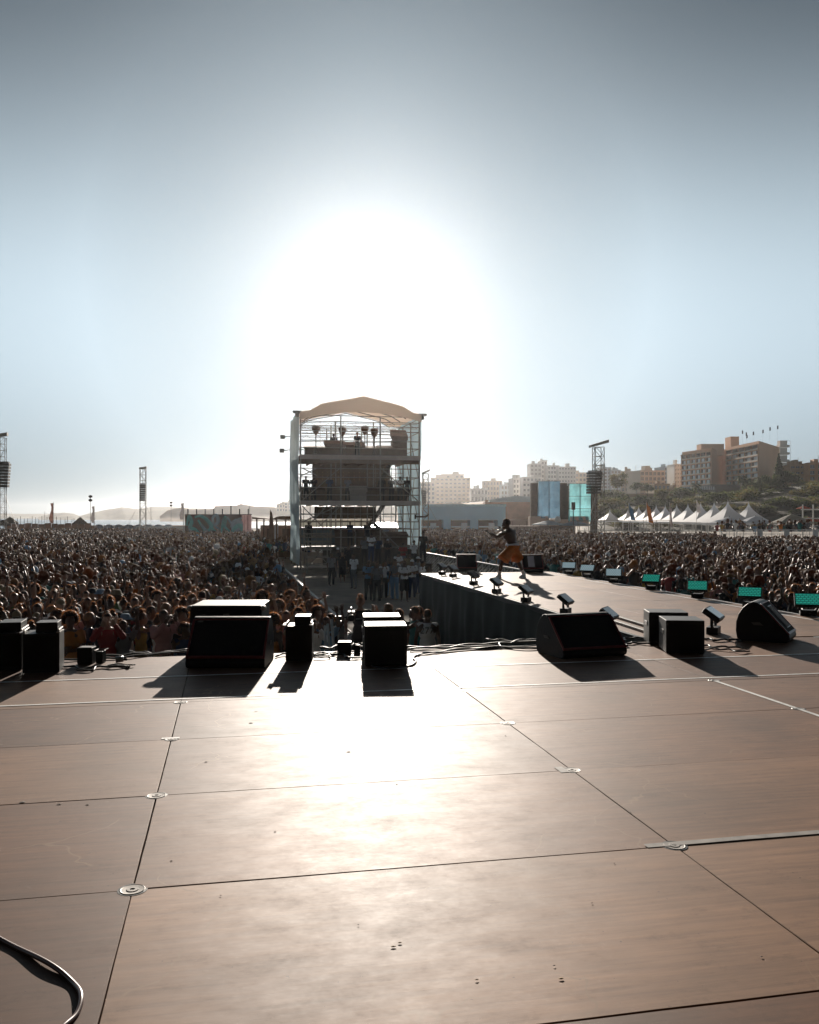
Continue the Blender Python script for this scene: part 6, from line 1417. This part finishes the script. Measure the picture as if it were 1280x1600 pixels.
# ---- people in the pit and on the tower, each placed from the photograph
def at_px(x, Y, z=0.0): return Vector(((x - CX) / F * Y, Y, z))
def custom(J, style, seed, sleeve=.55, tl=1.0, lean=1.0, vox=.018, curl=.5, loose=.012):
    return dict(body=skin_mesh(J, vox, mats=SK[1], nL=(0, -1, 0), nR=(0, -1, 0), curlL=curl, curlR=curl, lean=lean), shirt=shirt_mesh(J, sleeve, lean=lean, loose=loose), trousers=trouser_mesh(J, tl, .024, lean=lean), hair=hair_mesh(J, style, seed), style=style, phrase='', top='T-shirt')
Pst = custom(POSES['down'][0], 'short', 40, tl=1.0); Pshort = custom(POSES['fold'][0], 'short', 41, tl=.45); Pcap = custom(POSES['fold'][0], 'cap', 42); Plong = custom(POSES['tilt'][0], 'long', 43, lean=.92)
Jw = STD(); Jw.update(kl=(-.10, -.18, .52), al=(-.10, -.05, .12), tl=(-.11, -.24, .06), el=(-.26, .12, 1.18), wl=(-.22, .2, .95), hl=(-.2, .22, .87)); Pwalk = custom(Jw, 'short', 44, tl=.45)
Jl = STD(); Jl.update(dir=(0, -.8, -.6), head=(0, -.06, 1.61)); Jl.update({k: v for k, v in POSES['fold'][0].items() if k[0] in 'ewh' and len(k) == 2}); Plook = custom(Jl, 'short', 45)
HL = None
pit = [  # proto, x, Y, z, rz, label, skin, hair, shirt, legs, scale
 (Plook, 576, 37.5, 0, .3, 'person in pale blue shirt standing left in the group of the sandy pit', 1, 0, 'blue', 'black', 1.0), (Pst, 589, 37, 0, -.3, 'person in grey vest over light shirt, second from left in the pit group', 1, 0, 'grey', 'black', .98),
 (Plong, 600, 38.5, 0, .5, 'person in white top with long hair behind the grey vest in the pit', 2, 1, 'white', 'black', .97), (Plong, 617, 38, 0, -.5, 'long haired person in grey top and pale jeans in the pit group', 2, 1, 'grey', 'blue', 1.02),
 (Pshort, 632, 37.2, 0, .1, 'person in white T-shirt and dark shorts with a lanyard in the pit', 1, 0, 'white', 'black', 1.0), (Pcap, 644, 38.6, 0, .4, 'person in white shirt, blue jeans and cap at the right of the pit group', 2, 0, 'white', 'navy', .99),
 (Pst, 609, 39.5, 0, 2.6, 'person in dark top and blue jeans partly hidden in the pit group', 1, 0, 'navy', 'blue', 1.0), (Pst, 518, 46, 0, .6, 'person with pale hood and dark trousers alone at the left of the pit', 1, 0, 'grey', 'black', .98), (Pwalk, 535, 48, 0, .2, 'person in dark shorts walking across the pit near the tower', 2, 0, 'black', 'black', .98),
 (Pst, 668, 34, 0, 1.2, 'person in teal top and dark trousers standing by the black drape', 1, 0, 'teal', 'black', .98), (Pst, 677, 27, 0, 1.4, 'person in pale vest leaning at the far end of the black drape', 1, 0, 'khaki', 'navy', .98), (Pst, 681, 30, 0, 1.0, 'person in dark clothes with orange top at the drape corner', 1, 0, 'orange', 'black', .94),
 (Plook, 580, 52, .9, .3, 'person in white T-shirt on the low step before the tower', 1, 0, 'white', 'navy', 1.0), (Pst, 570, 53, .7, 0, 'person in grey T-shirt left of the white shirt before the tower', 1, 0, 'grey', 'black', 1.0), (Pst, 591, 53, .7, .3, 'person in blue top right of the white shirt before the tower', 1, 0, 'navy', 'black', 1.0), (Pcap, 606, 54, .5, 0, 'dark clothed person with cap before the tower stairs', 1, 0, 'black', 'black', 1.0),
 (Pst, 647, 50, .6, .4, 'person in white top sitting high at the right foot of the tower', 1, 0, 'white', 'black', .95), (Pst, 661, 49, 1.0, 0, 'dark clothed person standing on the barrier step right of the tower', 1, 0, 'black', 'black', 1.02), (Plook, 630, 53, .3, 0, 'person in red and grey before the right tower bay', 1, 0, 'red', 'grey', 1.0),
 (Pst, 545, 51, .2, 0, 'dark clothed person left before the tower mixing desk', 1, 0, 'black', 'black', 1.0), (Pst, 553, 44, 0, -.6, 'person in white T-shirt standing apart left of the pit group', 1, 0, 'white', 'grey', 1.0), (Plook, 622, 47, 0, .5, 'person in white shirt behind the jeans wearer in the pit', 2, 0, 'white', 'black', 1.0), (Pst, 638, 45, 0, .2, 'person in pale khaki top behind the white T-shirts in the pit', 1, 0, 'khaki', 'black', 1.0), (Pcap, 653, 41, 0, .9, 'person in white cap and grey top right of the pit group', 1, 0, 'grey', 'navy', 1.0), (Plong, 660, 38, 0, 1.1, 'long haired person in white top beside the drape corner group', 2, 1, 'white', 'navy', .98), (Pcap, 528, 50, .1, .2, 'person in black with cap near the scaffold stub', 1, 0, 'black', 'black', 1.0)]
for (pr, x, Y, z, rz, lb, sk, hc, sh, lg, s_) in pit: person(pr, at_px(x, Y, z), rz, lb, sk, hc, sh, lg, s_, 'people in the sandy pit')
for (x, Y) in ((580, 52), (570, 53), (591, 53), (606, 54), (647, 50), (661, 49)): pass
g = MB(); g.b2(-2.0, 2.4, -.8, 1.6, .42, .5); g.b2(-1.9, -1.8, -.7, 1.5, 0, .418); g.b2(2.2, 2.3, -.7, 1.5, 0, .418)
tag(g.build('step_platform', m_dark, None, at_px(585, 53)), 'low dark step platform before the sound tower', 'platform')
g = MB(); g.b2(-.7, .7, -.5, .5, .0, .95); g.b2(-.75, .75, -.55, .55, .953, 1.0); tag(g.build('riser', m_dark, None, at_px(655, 49.6)), 'dark riser at the right foot of the tower', 'platform')
T_ = lambda x, y, z: S(4.8, 60) + Matrix.Rotation(PSI, 3, 'Z') @ Vector((x, y, z))
tow = [(Pst, 0.6, .8, 1.55, 'bulky person standing at the left of the lowest tower floor', 'black'), (Pst, 3.5, 1.0, 1.55, 'person standing centre left on the lowest tower floor', 'navy'), (PROT[3], 4.7, 1.0, 1.55, 'person reaching up towards the tower stairs on the lowest floor', 'black'),
 (Pst, .45, 1.1, Z2, 'person at the far left of the middle tower floor', 'black'), (Plook, 1.0, 1.3, Z2, 'second person from left on the middle tower floor', 'black'), (Pst, 3.4, 1.4, Z2, 'person in grey at the centre of the middle tower floor', 'grey'), (Pst, 5.75, 1.0, Z2, 'tall person right of the centre pole on the middle tower floor', 'black'), (Pst, 6.5, 1.4, Z2, 'person at the right desk on the middle tower floor', 'black'),
 (Plook, 7.0, .8, Z2, 'person in white top at the right of the middle tower floor', 'white'), (Pst, 7.6, 1.3, Z2, 'rightmost person on the middle tower floor', 'black'), (Pst, 2.1, 1.3, Z2, 'person between the left desks on the middle tower floor', 'navy'), (Pst, 4.1, 1.6, Z3, 'person standing by the followspots on the top tower floor', 'black'), (Plook, 2.6, 3.0, Z3, 'person bending behind the cases on the top tower floor', 'black')]
for k, (pr, x, y, z, lb, sh) in enumerate(tow): person(pr, T_(x, y, z), PSI + .2 * math.sin(k * 3), lb, k % 3, 0, sh, 'black', 1.0, 'people on the sound tower')
# camera operator seen from behind with bun
def away(J): return rotz(J, math.pi)
Jo = STD(); Jo.update(el=(-.30, -.08, 1.22), wl=(-.26, -.26, 1.04), hl=(-.26, -.34, 1.05), er=(.28, -.1, 1.2), wr=(.16, -.28, 1.22), hr=(.12, -.36, 1.24))
po = custom(Jo, 'bun', 50, sleeve=.6, vox=.016); o = person(po, at_px(563, 19.3), 0, 'camera operator in black with fair hair tied up, standing in the near pit', 2, 2, 'black', 'black', 1.05)
t = thing('video_camera', 'black shoulder video camera held by the operator in the near pit', 'camera', at_px(549, 18.8, 1.36), R(4)); g = MB(); g.box((0, 0, .12), (.16, .34, .2)); g.build('body', m_dark, t, bevel=.02); g = MB(); g.tube((0, -.17, .12), (0, -.40, .12), .055, .07, 12); g.build('lens', m_black, t, smooth=False)
g = MB(); g.path([(0, -.12, .22), (0, -.12, .29), (0, .12, .29), (0, .12, .22)], .014, 6); g.build('handle', m_black, t); g = MB(); g.box((-.27, -.06, .08), (.14, .10, .09)); g.tube((-.08, -.05, .1), (-.2, -.06, .09), .014); g.build('viewfinder', m_black, t); g = MB(); g.box((.2, 0, .04), (.2, .2, .03)); g.build('bracket', m_black, t)
Pw1 = custom(POSES['film'][0], 'long', 51, lean=.9); Pw2 = custom(rotz(POSES['tilt'][0], 0), 'long', 52, lean=.9)
person(Pw1, at_px(607, 19.2), R(-120), 'person with long fair hair turned right behind the centre boxes', 3, 2, 'black', 'black', .97); person(Pw2, at_px(625, 18.3), R(170), 'person with long dark brown hair seen from behind at the centre boxes', 2, 1, 'black', 'black', .96)
Pv = custom(POSES['film'][0], 'short', 53, sleeve=0); person(Pv, at_px(648, 18.2), R(-75), 'person in teal sleeveless top filming with raised hands near the drape', 1, 0, 'teal', 'navy', .99)
Pj = custom(rotz(POSES['down'][0], 0), 'short', 54, sleeve=0, loose=.022); oj = person(Pj, at_px(668, 17.8), R(176), 'person in white jersey numbered 277 seen from behind by the drape', 1, 0, 'white', 'black', .98)
tm = text_mesh('277', .19, .003); to = bpy.data.objects.new('jersey_number', tm); COL.objects.link(to); tm.materials.append(CL['black']); to.parent = oj; to.rotation_euler = (R(90), 0, R(180)); to.location = (0, .172, 1.335)
ph = MB(); ph.box((0, 0, 0), (.075, .01, .15)); phm = ph.build('phone', [mat('phone_black', (.02, .02, .025), .2)], None, at_px(641.5, 18.0, 1.62), R(-75)); tag(phm, 'dark phone held up by the person in the teal sleeveless top', 'phone')
bp_ = Pst
person(Pst, at_px(655, 18.6), R(200), 'dark haired person in black between the teal top and the white jersey', 1, 0, 'black', 'black', .97)
# left crowd front people named in the photograph
person(PROT[12], at_px(447, 17.2), .1, 'person in pink top leaning at the pit rail, left of the middle fill speaker', 2, 1, 'pink', 'navy', 1.0); person(PROT[5], at_px(490, 16.9), .2, 'person in white shirt bending forward at the pit rail', 2, 0, 'white', 'navy', .93)
person(PROT[4], at_px(516, 17.6), .6, 'person with both arms stretched up at the pit corner', 1, 0, 'black', 'navy', .93)

# ---- singer
def sp(x, y, d=0.0): return ((x - 795) * .01594, d, (904 - y) * .01594)
J = dict(head=sp(790.6, 818.6, -.02), dir=(-.93, .30, -.12), neck=sp(795, 828.0), chest=sp(797.6, 838.2), waist=sp(800.5, 848.5), pelvis=sp(800.8, 855.5),
    sl=sp(786.8, 832.8, -.10), el=sp(775.5, 839.0, -.12), wl=sp(764.8, 833.2, -.16), hl=sp(758.2, 829.3, -.20), sr=sp(803.0, 831.3, .10), er=sp(799, 839, .30), wr=sp(786.5, 829.0, .12), hr=sp(782.6, 825.4, .08),
    pl=sp(797.3, 858.5, -.07), kl=sp(783.0, 877, -.16), al=sp(780.0, 897, -.02), tl=sp(775.8, 901.5, -.10), pr=sp(804.5, 858.5, .07), kr=sp(810.5, 878, .10), ar=sp(819.5, 897, .14), tr=sp(814.2, 901.5, .06))
sk = skin_mesh(J, .013, mats=SK[0], nL=(0, -.2, 1), nR=(-1, 0, .3), curlL=-.1, curlR=1.1, lean=1.06, arm=1.22)
singer = bpy.data.objects.new('person', sk); COL.objects.link(singer); singer.location = at_px(795, 22.0, DECK); tag(singer, 'shirtless singer in orange shorts with legs apart on the runway', 'person')
g = MB(); pe = V3(J['pelvis'])
g.ell(pe + Vector((0, 0, .01)), (.180, .160, .12), 14, 10); g.ell(pe + Vector((-.03, 0, -.12)), (.16, .13, .12), 14, 10)
for q in 'lr':
    p, k_ = V3(J['p' + q]), V3(J['k' + q]); e = p + (k_ - p) * .86; g.cap(p, p + (k_ - p) * .5, .112, .138, 14); g.cap(p + (k_ - p) * .4, p + (k_ - p) * .62, .132, .148, 14); g.tube(p + (k_ - p) * .5, e, .142, .160, 16)
me = remesh(g, 'shorts', mat('burnt_orange_cloth', (.50, .17, .025), .8, var=.2, scale=9, trans=.2, bump=.8), .016, 1); c = bpy.data.objects.new('shorts', me); COL.objects.link(c); c.parent = singer
g = MB(); wa = V3(J['waist']); g.ell(wa + Vector((.0, 0, -.045)), (.178, .150, .055), 16, 10); g.box(tuple(wa + Vector((-.09, .0, -.085))), (.10, .22, .06)); me = remesh(g, 'towel', mat('white_waist_towel', (.55, .58, .66), .85), .014, 1); c = bpy.data.objects.new('waistband', me); COL.objects.link(c); c.parent = singer
for q in 'lr':
    a_, t_ = V3(J['a' + q]), V3(J['t' + q]); g = MB(); g.cap(a_ + Vector((.01, .01, -.03)), t_ + Vector((0, 0, .0)), .05, .036); g.cap(a_ + Vector((.0, 0, .03)), a_ + Vector((.01, 0, -.04)), .042, .048); g.box((a_.x * .5 + t_.x * .5 + .01, a_.y * .5 + t_.y * .5, .018), (abs(a_.x - t_.x) + .11, .085, .034), math.atan2(t_.y - a_.y, t_.x - a_.x))
    me = remesh(g, 'shoe', mat('pale_blue_shoe', (.70, .80, .84), .6), .011, 1); c = bpy.data.objects.new('shoe', me); COL.objects.link(c); c.parent = singer
    k_ = V3(J['k' + q]); g = MB(); d = (k_ - a_).normalized(); g.tube(a_ - d * .01, a_ + d * .10, .041, .046, 12); so_ = g.build('sock', CL['white'], singer, smooth=True)
hm = hair_mesh(J, 'short', 60, HR[0]); c = bpy.data.objects.new('hair', hm); COL.objects.link(c); c.parent = singer
mp_ = at_px(795, 22.0, DECK); a = mp_ + V3(sp(784.6, 825.6, .03)); b = mp_ + V3(sp(773.6, 830.6, -.06)); t = thing('microphone', 'silver handheld microphone at the singer mouth', 'microphone', a); g = MB(); g.tube((0, 0, 0), b - a, .024, .018, 10); g.build('body', mat('silver', (.8, .8, .8), .35, .5), t, smooth=True); g = MB(); g.ell(-(b - a).normalized() * .02, (.028,) * 3); g.build('grille', m_dark, t, smooth=True)

# ---------------------------------------------------------------- haze
if HAZE:
    g = MB(); g.b2(-2700, 2700, -70, 3700, -4.2, 56); o = g.build('haze', []); m = bpy.data.materials.new('haze'); m.use_nodes = True; n = m.node_tree.nodes; n.clear(); ou = n.new('ShaderNodeOutputMaterial'); pv = n.new('ShaderNodeVolumePrincipled')
    pv.inputs['Density'].default_value = HAZE; pv.inputs['Anisotropy'].default_value = .85; pv.inputs['Color'].default_value = (.92, .93, .95, 1); m.node_tree.links.new(pv.outputs[0], ou.inputs['Volume']); o.data.materials.append(m); tag(o, kind='stuff')
